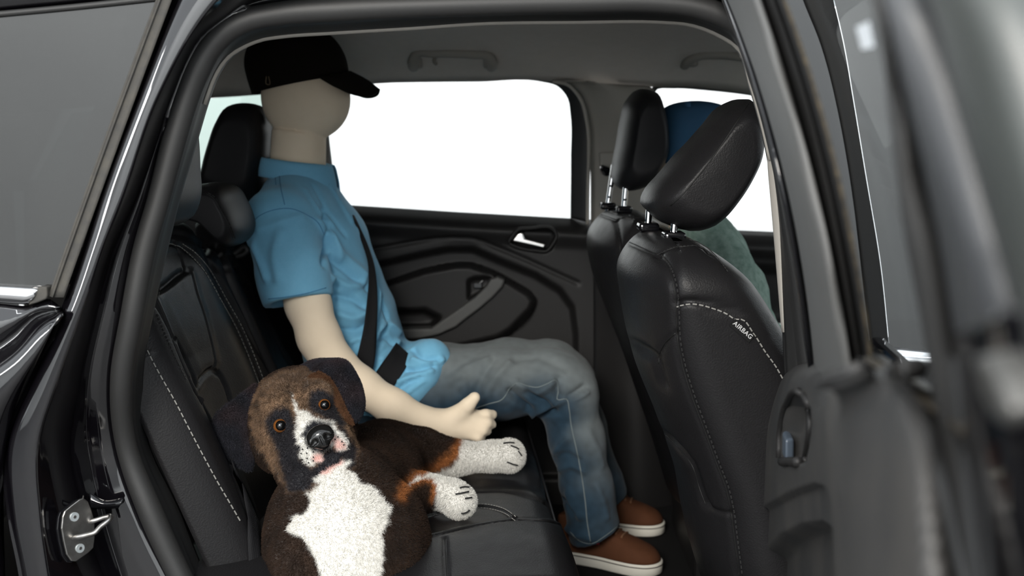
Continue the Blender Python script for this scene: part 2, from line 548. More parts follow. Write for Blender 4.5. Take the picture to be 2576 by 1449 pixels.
M['front_glass'] = glassmat('dark_front_glass', (0.006, 0.007, 0.007), refl=0.2, rough=0.01, dust=0.0)
M['frit'] = mat('black_frit', (0.01, 0.01, 0.011), 0.12, spec=0.5)
M['ground'] = mat('dark_studio_floor', (0.10, 0.10, 0.10), 0.7, var=((0.075, 0.075, 0.075), 3, 0.6), bump=('noise', 120, 0.5, 0.004))
M['backdrop'] = mat('white_backdrop_paint', (0.90, 0.90, 0.89), 0.9, spec=0.1, bump=('noise', 12, 0.1, 0.01))
M['switch'] = mat('blue_grey_switch', (0.05, 0.065, 0.085), 0.35, spec=0.5)
M['sticker'] = mat('white_sticker', (0.6, 0.63, 0.66), 0.5)
# ------------------------------------------------------------------ setting
def plate(name, x0, x1, y0, y1, z, m, **kw):
    return mk(name, [(x0, y0, z), (x1, y0, z), (x1, y1, z), (x0, y1, z)], [(0, 1, 2, 3)], m, smooth=False, **kw)
plate('floor', -30, 30, -30, 30, 0.0, M['ground'], kind='structure')
V, Fc = join([boxgeo((0, 4.6, 2.5), np.eye(3), (7.5, 0.1, 2.5))])
mk('wall_back', V, Fc, M['backdrop'], smooth=False, kind='structure')

V, Fc = join([boxgeo((0, -6.0, 1.7), np.eye(3), (9.0, 0.1, 1.7))])
mk('wall_front', V, Fc, M['backdrop'], smooth=False, kind='structure')
# ------------------------------------------------------------------ car body
car = thing('vehicle', 'glossy black car seen through its open rear doorway, grey cloth headliner inside', 'car', (0.0, 0.0, 0.0))
SO = [(2090,960),(2040,650),(1990,400),(1935,200),(1880,60),(1835,22),(1760,-2),(1666,-12),(1448,-14),(1200,-9),(1040,-5),(850,0),(690,13),(605,31),(559,53),(512,99),(481,149),(450,224),(417,328),(376,500),(340,622),(307,795),(281,950),(293,1122),(351,1294),(424,1449),(500,1600)]
SI = [(2020,960),(1985,650),(1945,400),(1893,205),(1840,75),(1806,59),(1743,37),(1666,26),(1448,26),(1200,31),(1040,37),(854,48),(698,59),(636,71),(590,96),(549,137),(518,193),(497,250),(470,340),(424,500),(390,622),(357,795),(331,950),(344,1122),(413,1294),(482,1449),(560,1600)]
LI = [(1985,960),(1968,650),(1940,400),(1893,215),(1852,112),(1806,84),(1740,60),(1666,53),(1448,53),(1200,57),(1040,68),(854,79),(700,90),(650,99),(611,115),(570,142),(540,185),(515,250),(488,340),(440,500),(410,622),(371,795),(345,950),(358,1122),(437,1294),(499,1449),(577,1600)]
deep = lambda p, a, b: a + (b - a) * float(np.clip((p[1] - 880) / 250, 0, 1)) * (p[0] < 1000)
so = np.array([P(*p, deep(p, 0.05, 0.105)) for p in SO]); si = np.array([P(*p, deep(p, 0.075, 0.125)) for p in SI]); li = np.array([P(*p, deep(p, 0.13, 0.16)) for p in LI])
n = 150
# resample the three rails with the same parameter
def same(*rails):
    st = crs(np.hstack(rails), n)
    return [st[:, 3*i:3*i+3] for i in range(len(rails))]
so_, si_, li_ = same(so, si, li)
ctr = (so_ + si_) / 2
rad = np.linalg.norm(so_ - si_, axis=1) / 2
tube('door_seal', ctr, rad * 1.0, M['rubber'], car, seg=16)
d_in = (li_ - si_)
lip = [si_ + np.array([0, -0.004, 0]), si_ + d_in * 0.25 + np.array([0, -0.006, 0]), si_ + d_in * 0.32 + np.array([0, 0.012, 0]), si_ + d_in * 0.8, li_, li_ + np.array([0, 0.03, 0])]
V, Fc = sheetgeo(lip, n, 14)
o = mk('seal_lip', V, facing(V, Fc, CAM), M['rubber'], car); solid(o, 0.004)
hl = li_[22:92] + np.array([0, 0.004, 0])
tube('headliner_edge', hl, 0.0042, M['trim_beige'], car, seg=8)

PB = [(1900,-60),(1760,-75),(1448,-85),(1040,-80),(850,-70),(690,-45),(600,-22),(545,5),(500,42),(465,85),(437,145),(407,224),(368,322),(310,500),(262,622),(203,795),(148,950),(96,1122),(103,1294),(124,1449),(150,1600)]
BG = [(1910,-8),(1760,-22),(1448,-34),(1040,-28),(850,-22),(700,-6),(650,4),(621,14),(565,50),(508,98),(472,160),(446,224),(408,325),(350,500),(303,622),(257,795),(224,950),(221,1122),(258,1294),(305,1449),(360,1600)]
SO2 = [(1900,14),(1760,-2),(1448,-14),(1040,-5),(850,0),(690,13),(640,20),(605,31),(559,53),(512,99),(481,149),(450,224),(417,328),(376,500),(340,622),(307,795),(281,950),(293,1122),(351,1294),(424,1449),(500,1600)]
pb = np.array(PR(PB, -0.012)); bg_ = np.array([P(*p, deep(p, 0.050, 0.112)) for p in BG]); so2 = np.array([P(*p, deep(p, 0.066, 0.118)) for p in SO2])
st = crs(np.hstack([pb, bg_, so2]), 120)
pb_, bgr, so2_ = st[:, :3], st[:, 3:6], st[:, 6:9]
mx_ = lambda a, b, t, dy=0.0: a * (1 - t) + b * t + np.array([0, dy, 0])
rails = [pb_, mx_(pb_, bgr, 0.04, -0.0003), mx_(pb_, bgr, 0.10, 0), mx_(pb_, bgr, 0.5, 0.001), mx_(pb_, bgr, 0.90, 0), bgr, mx_(bgr, so2_, 0.12, -0.002), mx_(bgr, so2_, 0.5, -0.005), mx_(bgr, so2_, 0.85, -0.004), so2_, so2_ + np.array([0.004, 0.02, 0])]
V, Fc = sheetgeo(rails, 120, 51, lin=True)
o = mk('door_jamb', V, facing(V, Fc, CAM), M['paint'], car); solid(o, 0.004)

A = [(475,-120),(432,0),(340,250),(246,500),(209,622),(163,755),(140,810),(76,950),(8,1122),(18,1294),(48,1449),(70,1600)]
C = [(690,-120),(545,5),(400,245),(310,500),(262,622),(218,755),(198,810),(148,950),(96,1122),(103,1294),(124,1449),(150,1600)]
a_ = np.array(A, float); c_ = np.array(C, float)
mix = lambda t, y: np.array([P(*(p * (1 - t) + q * t), y) for p, q in zip(a_, c_)])
rails = [mix(-0.02, 0.012), mix(0.10, 0.010), mix(0.17, -0.006), mix(0.25, -0.011), mix(0.5, -0.0155), mix(0.75, -0.0165), mix(0.93, -0.0150), mix(0.985, -0.0135), mix(1.0, -0.011)]
sheet('pillar_panel', rails, M['paint'], car, nu=90, nv=60)
# roof edge above the doorway, joining the pillar panel
r0 = [(690,-120),(850,-130),(1040,-135),(1448,-140),(1760,-130),(1950,-110)]
r1 = [(600,-22),(850,-70),(1040,-80),(1448,-85),(1760,-75),(1950,-50)]
sheet('roof_rail', [PR(r0, 0.10), PR(r0, 0.02), PR(r1, -0.012)], M['paint'], car, nu=50, nv=14)
# quarter window with its weatherstrip
SL = [(425,-90),(393,0),(300,250),(200,500),(172,622),(119,745)]
SM = [(437,-90),(405,0),(312,250),(214,500),(183,622),(131,748)]
SR = [(466,-90),(432,0),(340,250),(246,500),(209,622),(159,748)]
fit2 = lambda L_: [(float(np.polyval(np.polyfit([p[1] for p in L_], [p[0] for p in L_], 2), p[1])), p[1]) for p in L_]
SL, SM, SR = fit2(SL), fit2(SM), fit2(SR)
sheet('quarter_weatherstrip', [PR(SL, 0.006), PR(SL, -0.004), PR(SM, -0.007), PR(SM, -0.003), PR(SR, -0.006), PR(SR, 0.012)], M['rubber_old'], car, nu=40, nv=16, lin=True)
gt = [(-700,110),(-100,40),(0,31),(360,-2),(425,-12)]; gb = [(-700,700),(-100,712),(0,717),(119,742),(125,745)]
top = [(-700,100),(-100,38),(200,14),(398,-4)]; bot = [(-700,700),(-300,706),(0,717),(122,744)]
q0 = sheet('quarter_window', [PR(top, 0.002), PR(bot, 0.002)], M['privacy_near'], car, nu=24, nv=14, thick=0.0)
f0 = [(335,0),(245,250),(145,500),(62,722)]
sheet('window_frit_band', [PR(f0, 0.008), PR([(400,-5),(305,250),(205,500),(124,744)], 0.008)], M['frit'], car, nu=24, nv=4, thick=0.002)
tube('window_top_seal', PR([(-700,108),(-100,44),(0,35),(200,16),(360,-1),(440,-10)], -0.001), 0.004, M['rubber'], car, n=30)
sheet('quarter_roof_panel', [PR([(-700,-160),(0,-160),(400,-200),(470,-200)], 0.03), PR([(-700,40),(0,-20),(300,-50),(440,-60)], -0.012), PR([(-700,100),(0,30),(360,-4),(440,-12)], 0.003)], M['paint'], car, nu=30, nv=14)
# chrome belt strip with its black end cap
sheet('belt_chrome', [PR([(-700,706),(-200,710),(0,716),(98,722)], 0.004), PR([(-700,712),(-200,716),(0,722),(95,728)], -0.012), PR([(-700,735),(-200,738),(0,742),(84,748)], -0.016), PR([(-700,752),(-200,754),(0,758),(72,764)], -0.008), PR([(-700,756),(-200,758),(0,762),(70,767)], 0.004)], M['chrome'], car, nu=40, nv=16)
V, Fc = prismgeo(PR([(98,721),(88,735),(80,752),(70,768),(92,762),(116,752),(119,744),(118,722)], -0.012), (0, 0.02, 0))
bevel(mk('belt_end_cap', V, Fc, M['rubber_old'], car, smooth=False), 0.002)
# quarter panel below the belt
qa = [(-700,752),(-200,758),(0,764),(72,768),(125,752),(150,770)]
qb = [(-700,1050),(-200,930),(-40,868),(30,820),(90,780),(150,772)]
qc = [(-700,1085),(-200,960),(-40,890),(30,845),(95,790),(152,778)]
qd = [(-700,1200),(-200,1060),(-40,968),(30,915),(105,835),(150,795)]
qe = [(-700,1240),(-200,1120),(-40,1010),(20,960),(85,890),(142,808)]
qf = [(-700,1500),(-200,1400),(-40,1280),(-10,1150),(50,985),(120,840)]
qg = [(-700,1750),(-200,1720),(-30,1620),(10,1300),(5,1122),(76,950)]
sheet('quarter_panel', [PR(qa, 0.004), PR(qb, -0.004), PR(qc, 0.008), PR(qd, -0.034), PR(qe, -0.037), PR(qf, -0.012), PR(qg, 0.03)], M['paint'], car, nu=60, nv=44)

# far side below the pillar, down to the cabin floor
sheet('sill_trim', [PR([(640,1150),(1000,1150),(1480,1130),(1730,1100),(2300,1100)], 1.44), PR([(640,1500),(1000,1500),(1480,1480),(1730,1450),(2300,1450)], 1.42)], M['plastic'], car, nu=20, nv=6)
# small stamped recess in the jamb
V, Fc = sheetgeo([PR([(226,1238),(262,1258),(311,1252)], 0.088), PR([(226,1262),(262,1268),(305,1266)], 0.082), PR([(228,1280),(262,1281),(298,1279)], 0.088)], 20, 8)
o = mk('jamb_clip', V, facing(V, Fc, CAM), M['gloss'], car); solid(o, 0.006)

# headliner
near = [(430,118),(611,112),(700,88),(854,77),(1040,66),(1200,55),(1448,51),(1666,51),(1740,58),(1806,82),(1852,110),(1880,160)]
n3 = np.array(PR(near, 0.135))
xs = n3[:, 0]
hx = np.linspace(-1.35, 1.25, 12)
far = crs(np.array([P(*p, 1.43) for p in [(20,290),(300,262),(480,250),(660,238),(955,210),(1200,203),(1370,203),(1430,209),(1560,214),(1655,219),(1700,217),(1890,237),(2100,270),(2500,420)]]), 60)
ncr = crs(n3, 60)
def rail_at(z, y, dz_end=0.03):
    t = np.linspace(-1, 1, 60)
    x = np.linspace(-1.25, 1.15, 60)
    return np.stack([x, np.full(60, y), z - dz_end * np.abs(t) ** 3], 1)
ext = lambda r: r
rails = [ncr, ncr * np.array([1, 0, 1]) + np.array([0, 0.19, 0.012]), rail_at(1.515, 0.38), rail_at(1.550, 0.62), rail_at(1.560, 0.95), rail_at(1.545, 1.17), (rail_at(1.495, 1.33) * np.array([0.3, 1, 1]) + far * np.array([0.7, 0, 0])), far]
sheet('headliner', rails, M['liner'], car, nu=60, nv=44, thick=0.01)
# outer roof and closed ends of the shell (they shade the cabin)
V, Fc = boxgeo((-0.05, 0.72, 1.60), np.eye(3), (1.28, 0.66, 0.02))
bevel(mk('roof', V, Fc, M['paint'], car, smooth=False), 0.015)
V, Fc = boxgeo((-1.33, 0.72, 0.95), np.eye(3), (0.03, 0.75, 0.64))
bevel(mk('tailgate', V, Fc, M['plastic'], car, smooth=False), 0.01)
V, Fc = join([boxgeo((1.62, 0.72, 0.75), np.eye(3), (0.12, 0.72, 0.45)), boxgeo((1.45, 0.72, 1.0), np.eye(3), (0.1, 0.70, 0.12))])
bevel(mk('dashboard', V, Fc, M['plastic'], car, smooth=False), 0.03)
mk('windshield', [(1.15, 0.08, 1.5), (1.15, 1.38, 1.5), (1.75, 1.45, 1.15), (1.75, 0.0, 1.15)], [(0, 1, 2, 3)], M['glass'], car, smooth=False)
# cabin floor and sill
V, Fc = join([boxgeo((0.1, 0.74, 0.328), np.eye(3), (1.45, 0.70, 0.015)), boxgeo((0.1, 0.02, 0.36), np.eye(3), (1.3, 0.05, 0.09))])
bevel(mk('cabin_floor', V, Fc, M['carpet'], car, smooth=False), 0.008)
# far side: pillars, quarter trim, quarter glass
L = [(1385,203),(1425,209),(1455,240),(1478,305),(1484,400),(1486,585)]
R_ = [(1560,212),(1600,214),(1636,218),(1660,300),(1690,440),(1700,590)]
Mi = [(p[0]*.5+q[0]*.5, p[1]*.5+q[1]*.5) for p, q in zip(L, R_)]
sheet('pillar_trim', [PR(L, 1.43), PR(Mi, 1.375), PR(R_, 1.42)], M['pillar'], car, nu=50, nv=16)
sheet('pillar_base_trim', [PR([(1478,570),(1482,800),(1496,1300)], 1.43), PR([(1590,572),(1600,800),(1612,1300)], 1.37), PR([(1702,575),(1712,800),(1726,1300)], 1.43)], M['plastic'], car, nu=30, nv=12)
V, Fc = prismgeo(PR([(1508,385),(1545,383),(1543,440),(1512,440)], 1.375), (0, 0.03, 0))
bevel(mk('belt_height_slider', V, Fc, M['pillar'], car, smooth=False), 0.004)
V, Fc = prismgeo(PR([(1509,424),(1512,414),(1530,420),(1560,432),(1566,444),(1520,443)], 1.35), (0, 0.03, 0))
bevel(mk('belt_guide', V, Fc, M['gloss'], car, smooth=False), 0.005)
tube('pillar_edge_trim', PR([(1390,205),(1426,212),(1458,245),(1476,305),(1481,400),(1479,470),(1478,565)], 1.41), 0.0045, M['trim_beige'], car, n=40, seg=8)
sheet('pillar_trim', [PR([(690,215),(680,330),(640,470),(600,620)], 1.43), PR([(755,215),(750,330),(740,470),(735,620)], 1.38), PR([(818,206),(822,330),(834,470),(846,620)], 1.43)], M['pillar'], car, nu=30, nv=12)
sheet('quarter_trim', [PR([(60,452),(300,455),(480,458),(560,459),(660,462)], 1.46), PR([(60,466),(300,466),(480,468),(560,470),(660,474)], 1.39), PR([(60,800),(300,800),(480,820),(560,820),(700,820)], 1.38), PR([(60,1400),(300,1400),(480,1400),(560,1400),(760,1400)], 1.38)], M['plastic'], car, nu=30, nv=20)
tube('quarter_sill_strip', PR([(380,468),(480,468),(540,470),(600,474)], 1.39), 0.005, M['pillar'], car, n=16, seg=8)
mk('quarter_window', PR([(80,470),(180,285),(515,249),(690,233),(690,330),(640,475)], 1.455), [(0, 1, 2, 3, 4, 5)], M['privacy'], car, smooth=False)
sheet('corner_trim', [PR([(-120,270),(-60,480)], 1.44), PR([(160,270),(60,480)], 1.44)], M['liner'], car, nu=12, nv=6)

# grab handles under the headliner
def grab(name, px, label):
    p = PR(px, 1.30)
    rr = [0.014, 0.0135, 0.0125, 0.0125, 0.0125, 0.0125, 0.0135, 0.014]
    q = crs(np.hstack([np.array(p), np.array(rr)[:, None]]), 50)
    t = tube(name, q[:, :3], q[:, 3], M['pillar'], car, seg=12)
    return t
g = grab('grab_handle', [(1040,168,1.34),(1041,150,1.30),(1050,134,1.29),(1090,133,1.285),(1190,136,1.285),(1225,140,1.29),(1234,152,1.30),(1236,168,1.34)], '')
tube('coat_hook', PR([(1094,142,1.29),(1093,156,1.28),(1097,161,1.275)]), 0.005, M['pillar'], g, n=10)
def mount(px, py):
    V, Fc = boxgeo(P(px, py, 1.335), np.eye(3), (0.016, 0.02, 0.014))
    bevel(mk('handle_mount', V, Fc, M['pillar'], g, smooth=False), 0.006)
mount(1046, 158); mount(1232, 158)
g = tube('grab_handle', *(lambda q: (q[:, :3], q[:, 3]))(crs(np.array([[*P(1722,162,1.36),.014],[*P(1735,150,1.32),.014],[*P(1760,138,1.30),.0135],[*P(1800,136,1.295),.0125],[*P(1880,143,1.295),.0125],[*P(1960,152,1.30),.0125],[*P(1990,170,1.34),.014]]), 40)), M['pillar'], car, seg=12)
V, Fc = boxgeo(P(1735, 156, 1.345), np.eye(3), (0.018, 0.02, 0.012))
bevel(mk('handle_mount', V, Fc, M['pillar'], g, smooth=False), 0.006)

# near middle pillar, seen past the open door
wl = [(1899,235),(1908,262),(1917,292),(1933,450),(1966,836)]
wr = [(1901,235),(1916,262),(1929,292),(1951,450),(1973,836)]
sheet('pillar_trim', [PR(wl, 0.165), PR(wl, 0.14), PR(wr, 0.13)], M['trim_beige'], car, nu=24, nv=6, lin=True)
bl = [(1902,235),(1917,262),(1930,292),(1951,450),(1973,836),(1985,1100)]
br = [(1945,200),(1965,262),(1980,300),(2015,450),(2075,836),(2095,1100)]
sheet('door_pillar', [PR(bl, 0.13), PR([(p[0]*.6+q[0]*.4, p[1]) for p, q in zip(bl, br)], 0.085), PR([(p[0]*.4+q[0]*.6, p[1]) for p, q in zip(bl, br)], 0.10), PR(br, 0.06)], M['rubber'], car, nu=30, nv=14)
# ------------------------------------------------------------------ far rear door (closed, inner side towards us)
fdoor = part('door', car)
def sd(x, y, poly):
    q = np.stack([x, y], 1)
    d = polydist(q, np.array(list(poly) + [poly[0]], float))
    return np.where(inpoly(x, y, poly), d, -d)
def sstep(x, w):
    t = np.clip(x / w * 0.5 + 0.5, 0, 1)
    return t * t * (3 - 2 * t)
nx, ny = 190, 150
gx = np.linspace(640, 1496, nx)
tl = np.interp(gx, [640, 780, 870, 1150, 1434, 1482], [498, 505, 515, 533, 549, 552])
GX = np.repeat(gx[None], ny, 0); s = np.linspace(0, 1, ny)[:, None] ** 1.15
GY = tl[None] + (1330 - tl[None]) * s
x, y = GX.ravel(), GY.ravel()
dt = y - np.repeat(tl[None], ny, 0).ravel()
Y = 1.455 - 0.06 * np.sin(np.clip(dt / 46, 0, 1) * math.pi / 2) + 0.012 * sstep(dt - 62, 20)
rec = [(640,790),(780,720),(951,665),(1060,640),(1128,627),(1190,627),(1253,655),(1346,692),(1408,730),(1439,773),(1448,842),(1450,1200),(640,1200)]
Y += 0.022 * sstep(sd(x, y, rec), 9)
pad = [(640,850),(800,775),(976,714),(1066,683),(1144,668),(1184,668),(1237,686),(1284,711),(1330,739),(1343,758),(1336,779),(1284,832),(1253,851),(1159,873),(1000,900),(640,960)]
Y += -0.034 * sstep(sd(x, y, pad), 8)
cup = [(900,795),(1000,783),(1070,782),(1104,800),(1085,820),(1000,822),(900,824)]
Y += 0.045 * sstep(sd(x, y, cup), 7)
sw = [(1178,708),(1195,700),(1232,698),(1238,716),(1205,738),(1180,752)]
Y += 0.02 * sstep(sd(x, y, sw), 5)
hz = [(1284,610),(1300,582),(1320,577),(1390,580),(1398,592),(1385,624),(1368,632),(1300,620)]
Y += 0.03 * sstep(sd(x, y, hz), 6)
V = np.array([P(a, b, c) for a, b, c in zip(x, y, Y)])
Fc = facing(V, gridfaces(nx, ny), CAM)
N_ = vnormals(V, Fc); N_ *= np.sign(((CAM - V) * N_).sum(1))[:, None]
tr = bvh(V, Fc)
for ln in ([(700,668),(939,627),(1160,599),(1190,601),(1253,624),(1454,713)],):
    V = carve(V, N_, hits(tr, ln)[0], 0.006, 0.004)
ridge = hits(tr, [(800,772),(976,712),(1066,681),(1144,666),(1184,666),(1237,684),(1284,709),(1330,738),(1344,758),(1337,780),(1284,834),(1253,853),(1159,875)])[0]
V = carve(V, N_, ridge, -0.006, 0.005)
o = mk('door_panel', V, Fc, M['plastic'], fdoor); solid(o, 0.006)
T = bvh(V, Fc)
fi = [(846,520),(838,430),(828,340),(820,213),(955,209),(1200,206),(1362,206),(1402,217),(1427,246),(1435,290),(1436,400),(1435,549)]
fo = [(832,525),(824,430),(814,340),(806,203),(955,202),(1200,199),(1368,199),(1424,207),(1454,240),(1474,300),(1479,400),(1481,560)]
sheet('window_frame', [PR(fi, 1.475), PR(fi, 1.452), PR(fo, 1.425), PR(fo, 1.46)], M['rubber'], fdoor, nu=120, nv=14, lin=True)
mk('window_glass', PR([(805,522),(805,205),(1365,202),(1425,225),(1440,290),(1440,552)], 1.468), [(0, 1, 2, 3, 4, 5)], M['glass'], fdoor, smooth=False)
# pull handle
hp = [(1234,703),(1252,697),(1271,705),(1264,722),(1240,748),(1205,778),(1165,808),(1147,823),(1105,842),(1060,852),(960,858),(960,829),(1085,826),(1112,806),(1150,780),(1195,748),(1222,722)]
V, Fc = prismgeo([P(*p, 1.375) for p in hp], (0, 0.05, 0))
bevel(mk('pull_handle', V, Fc, M['plastic_grey'], fdoor, smooth=False), 0.006, 4, 50)
V, Fc = boxgeo(P(1202, 718, 1.405), np.eye(3), (0.011, 0.006, 0.007))
b = bevel(mk('window_switch', V, Fc, M['gloss'], fdoor, smooth=False), 0.002)
tube('switch_mark', PR([(1207,712),(1214,706)], 1.397), 0.0012, M['white'], fdoor)
# door lever in its bezel
bz = PR([(1281,611),(1290,592),(1303,578),(1330,575),(1392,578),(1400,590),(1390,615),(1374,632),(1352,631),(1300,621)], 1.398)
tube('handle_bezel', crs(bz, 60, True).tolist() + [bz[0]], 0.0045, M['plastic'], fdoor, seg=8)
lv = PR([(1288,607),(1302,588),(1315,585),(1321,601),(1374,615),(1368,625),(1340,618)], 1.40)
V, Fc = prismgeo(lv, (0, 0.018, 0))
bevel(mk('door_lever', V, Fc, M['satin'], fdoor, smooth=False), 0.004, 4, 50)

# ------------------------------------------------------------------ far front door beyond the driver
ffdoor = part('door', car)
nx, ny = 60, 60
gx = np.linspace(1690, 2200, nx); tl = np.interp(gx, [1690, 1760, 1945, 2200], [568, 575, 583, 590])
GX = np.repeat(gx[None], ny, 0); s = np.linspace(0, 1, ny)[:, None]
GY = tl[None] + (1330 - tl[None]) * s
x, y = GX.ravel(), GY.ravel(); dt = y - np.repeat(tl[None], ny, 0).ravel()
Y = 1.455 - 0.06 * np.sin(np.clip(dt / 50, 0, 1) * math.pi / 2) + 0.014 * sstep(dt - 55, 10) + 0.02 * sstep(dt - 95, 8) - 0.03 * sstep(dt - 225, 14)
V = np.array([P(a, b, c) for a, b, c in zip(x, y, Y)])
o = mk('door_panel', V, facing(V, gridfaces(nx, ny), CAM), M['plastic'], ffdoor); solid(o, 0.006)
fi = [(1650,560),(1642,400),(1640,260),(1652,226),(1690,223),(1790,229),(1890,241),(2000,262),(2150,330),(2260,560)]
fo = [(1640,565),(1632,400),(1628,255),(1645,214),(1692,212),(1790,219),(1890,230),(2005,250),(2165,315),(2280,565)]
sheet('window_frame', [PR(fi, 1.475), PR(fi, 1.452), PR(fo, 1.43), PR(fo, 1.46)], M['rubber'], ffdoor, nu=90, nv=12, lin=True)
mk('window_glass', PR([(1645,575),(1635,250),(1650,220),(1690,217),(1890,235),(2005,256),(2160,320),(2270,590)], 1.468), [tuple(range(8))], M['glass'], ffdoor, smooth=False)
tube('armrest_trim', PR([(1880,822),(1925,818),(1985,816),(2060,814)], 1.375), 0.0085, M['satin'], ffdoor, n=20, seg=10)

# ------------------------------------------------------------------ near front door, seen through the open door's glass
nfd = part('door', car)
def yl(p):                                      # the side leans inwards above the belt line
    return 0.0 + max(0.0, (930 - p[1])) * 0.00004
PY = lambda pts, dy=0.0: [P(p[0], p[1], yl(p) + dy) for p in pts]
l0 = [(1900,-60),(1925,0),(1965,100),(2010,260),(2060,450),(2085,581),(2110,726),(2140,881),(2150,960)]
l1 = [(2080,-60),(2097,0),(2121,104),(2148,260),(2178,442),(2195,536),(2216,674),(2235,871),(2240,960)]
lm = [(p[0]*.5+q[0]*.5, p[1]) for p, q in zip(l0, l1)]
lm1 = [(p[0]*.22+q[0]*.78, p[1]) for p, q in zip(l0, l1)]
sheet('pillar_applique', [PY(l0, 0.03), PY(l0, 0.006), PY(lm, -0.004), PY(lm1, -0.004), PY(l1, 0.003), PY(l1, 0.012)], M['gloss'], nfd, nu=40, nv=20)
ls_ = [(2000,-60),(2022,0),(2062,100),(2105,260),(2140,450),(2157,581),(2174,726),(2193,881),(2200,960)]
sheet('dark_reflection_strip', [PY(ls_, 0.002), PY(ls_, -0.007), PY([(p[0]*.4+q[0]*.6, p[1]) for p, q in zip(ls_, l1)], -0.008), PY(l1, -0.006), PY(l1, 0.006)], M['run_rubber'], nfd, nu=40, nv=14)  # black strip added in place of the dark reflection on the applique
g0 = [(2080,-60),(2097,0),(2121,104),(2148,260),(2178,442),(2216,674),(2238,880)]
g1 = [(2700,-160),(2750,0),(2800,104),(2900,260),(3000,442),(3100,674),(3200,930)]
sheet('window_glass', [PY(g0, 0.006), PY(g1, 0.006)], M['front_glass'], nfd, nu=30, nv=8, thick=0.0)
tube('glass_edge', PY([(2097,0),(2121,104),(2148,260),(2178,442),(2216,674),(2236,868)], -0.006), 0.0008, M['chrome'], nfd, n=40, seg=6)
c0 = [(2245,876),(2300,882),(2500,895),(3000,930)]; c1 = [(2256,926),(2310,930),(2500,940),(3000,975)]
sheet('belt_chrome', [PY(c0, 0.012), PY(c0, -0.006), PY([(p[0], p[1]*.5+q[1]*.5) for p, q in zip(c0, c1)], -0.013), PY(c1, -0.006), PY(c1, 0.012)], M['chrome'], nfd, nu=30, nv=14)
V, Fc = prismgeo(PY([(2233,874),(2250,880),(2260,905),(2262,928),(2250,924),(2240,905)], -0.006), (0, 0.02, 0))
bevel(mk('chrome_end_cap', V, Fc, M['rubber_old'], nfd, smooth=False), 0.002)
b0 = [(2190,935),(2300,932),(2500,945),(3100,985)]
sheet('door_skin', [PY(b0, 0.008), PY([(p[0], p[1]+60) for p in b0], -0.012), PY([(p[0], p[1]+220) for p in b0], -0.03), PY([(p[0], p[1]+420) for p in b0], -0.02), PY([(p[0], p[1]+1000) for p in b0], -0.02)], M['paint'], nfd, nu=30, nv=24)
V, Fc = boxgeo((1.0, 0.10, 0.78), np.eye(3), (0.58, 0.02, 0.26))
bevel(mk('door_panel', V, Fc, M['plastic'], nfd, smooth=False), 0.01)
# ------------------------------------------------------------------ open rear door, hinged at the middle pillar and swung out towards us
H = np.array([0.372, -0.03, 0.0]); DD = unit([-0.108, -0.83, 0.0]); DN = unit([-DD[1] * -1, DD[0] * 1, 0]) if False else unit([DD[1], -DD[0], 0.0])
if DN[0] > 0: DN = -DN                          # points at the inner side (rearwards)
ZB = 1.055                                      # belt height of the door
LEAN = math.radians(13)
DU = unit(DN * math.sin(LEAN) + np.array([0, 0, math.cos(LEAN)]))
DNU = unit(DN * math.cos(LEAN) - np.array([0, 0, math.sin(LEAN)]))
HB = np.array([H[0], H[1], ZB])
def LO(px, py, n=0.0):                          # a point of the lower door, n metres proud of its inner plane
    return PPL(px, py, H + DN * n, DN)
def HI(px, py, n=0.0):                          # a point of the leaning window frame
    return PPL(px, py, HB + DNU * n, DNU)
rdoor = thing('car_door', 'open near rear door swung outwards, grey inner panel with pull cup', 'door', tuple(LO(1900, 1449)))
lo = lambda pts, n=0.0: [LO(p[0], p[1], p[2] if len(p) > 2 else n) for p in pts]
hi = lambda pts, n=0.0: [HI(p[0], p[1], p[2] if len(p) > 2 else n) for p in pts]
ys = [-40, 0, 100, 200, 300, 390, 500, 580, 690, 800, 903, 960]
DL = [1806,1821,1846,1890,1922,1950,1966,1978,1994,2012,2032,2040]
GL = [1814,1829,1866,1905,1934,1962,1988,2003,2020,2034,2047,2052]
GR = [1904,1916,1947,1977,2012,2039,2061,2077,2103,2124,2143,2150]
RM = [1935,1948,1980,2014,2046,2071,2094,2110,2133,2150,2170,2178]
RR = [1961,1974,2013,2047,2072,2098,2123,2142,2160,2180,2194,2200]
DL, GL, GR, RM, RR = [[float(np.polyval(np.polyfit(ys, a_, 3), y_)) for y_ in ys] for a_ in (DL, GL, GR, RM, RR)]
rl = lambda a, n, dx=0: [HI(x + dx, y, n) for x, y in zip(a, ys)]
sheet('frame_gasket', [rl(DL, -0.03), rl(DL, 0.0, 2), [HI(a*.5+b*.5, y, 0.004) for a, b, y in zip(DL, GL, ys)], rl(GL, -0.012, -2), rl(GL, -0.012, 4)], M['rubber'], rdoor, nu=50, nv=20)
tube('frame_bead', [HI(a*.55+b*.45, y, 0.006) for a, b, y in zip(DL, GL, ys)], 0.0032, M['gloss'], rdoor, n=60)
sheet('window_frame', [rl(GL, -0.01), rl(GL, 0.004, 1), rl(GL, 0.011, 14), [HI(a*.5+b*.5, y, 0.014) for a, b, y in zip(GL, GR, ys)], rl(GR, 0.010, -8), rl(GR, 0.002), rl(GR, -0.01, 2)], M['plastic_grey'], rdoor, nu=60, nv=30)
sheet('glass_run', [rl(GR, -0.006, -2), rl(GR, 0.000, 6), [HI(a*.6+b*.4, y, 0.001) for a, b, y in zip(GR, RM, ys)], rl(RM, -0.004), rl(RM, -0.014, 3), rl(RM, -0.004, 6), rl(RR, -0.004, -8), rl(RR, -0.010), rl(RR, -0.025, 1)], M['run_rubber'], rdoor, nu=60, nv=30, lin=True)
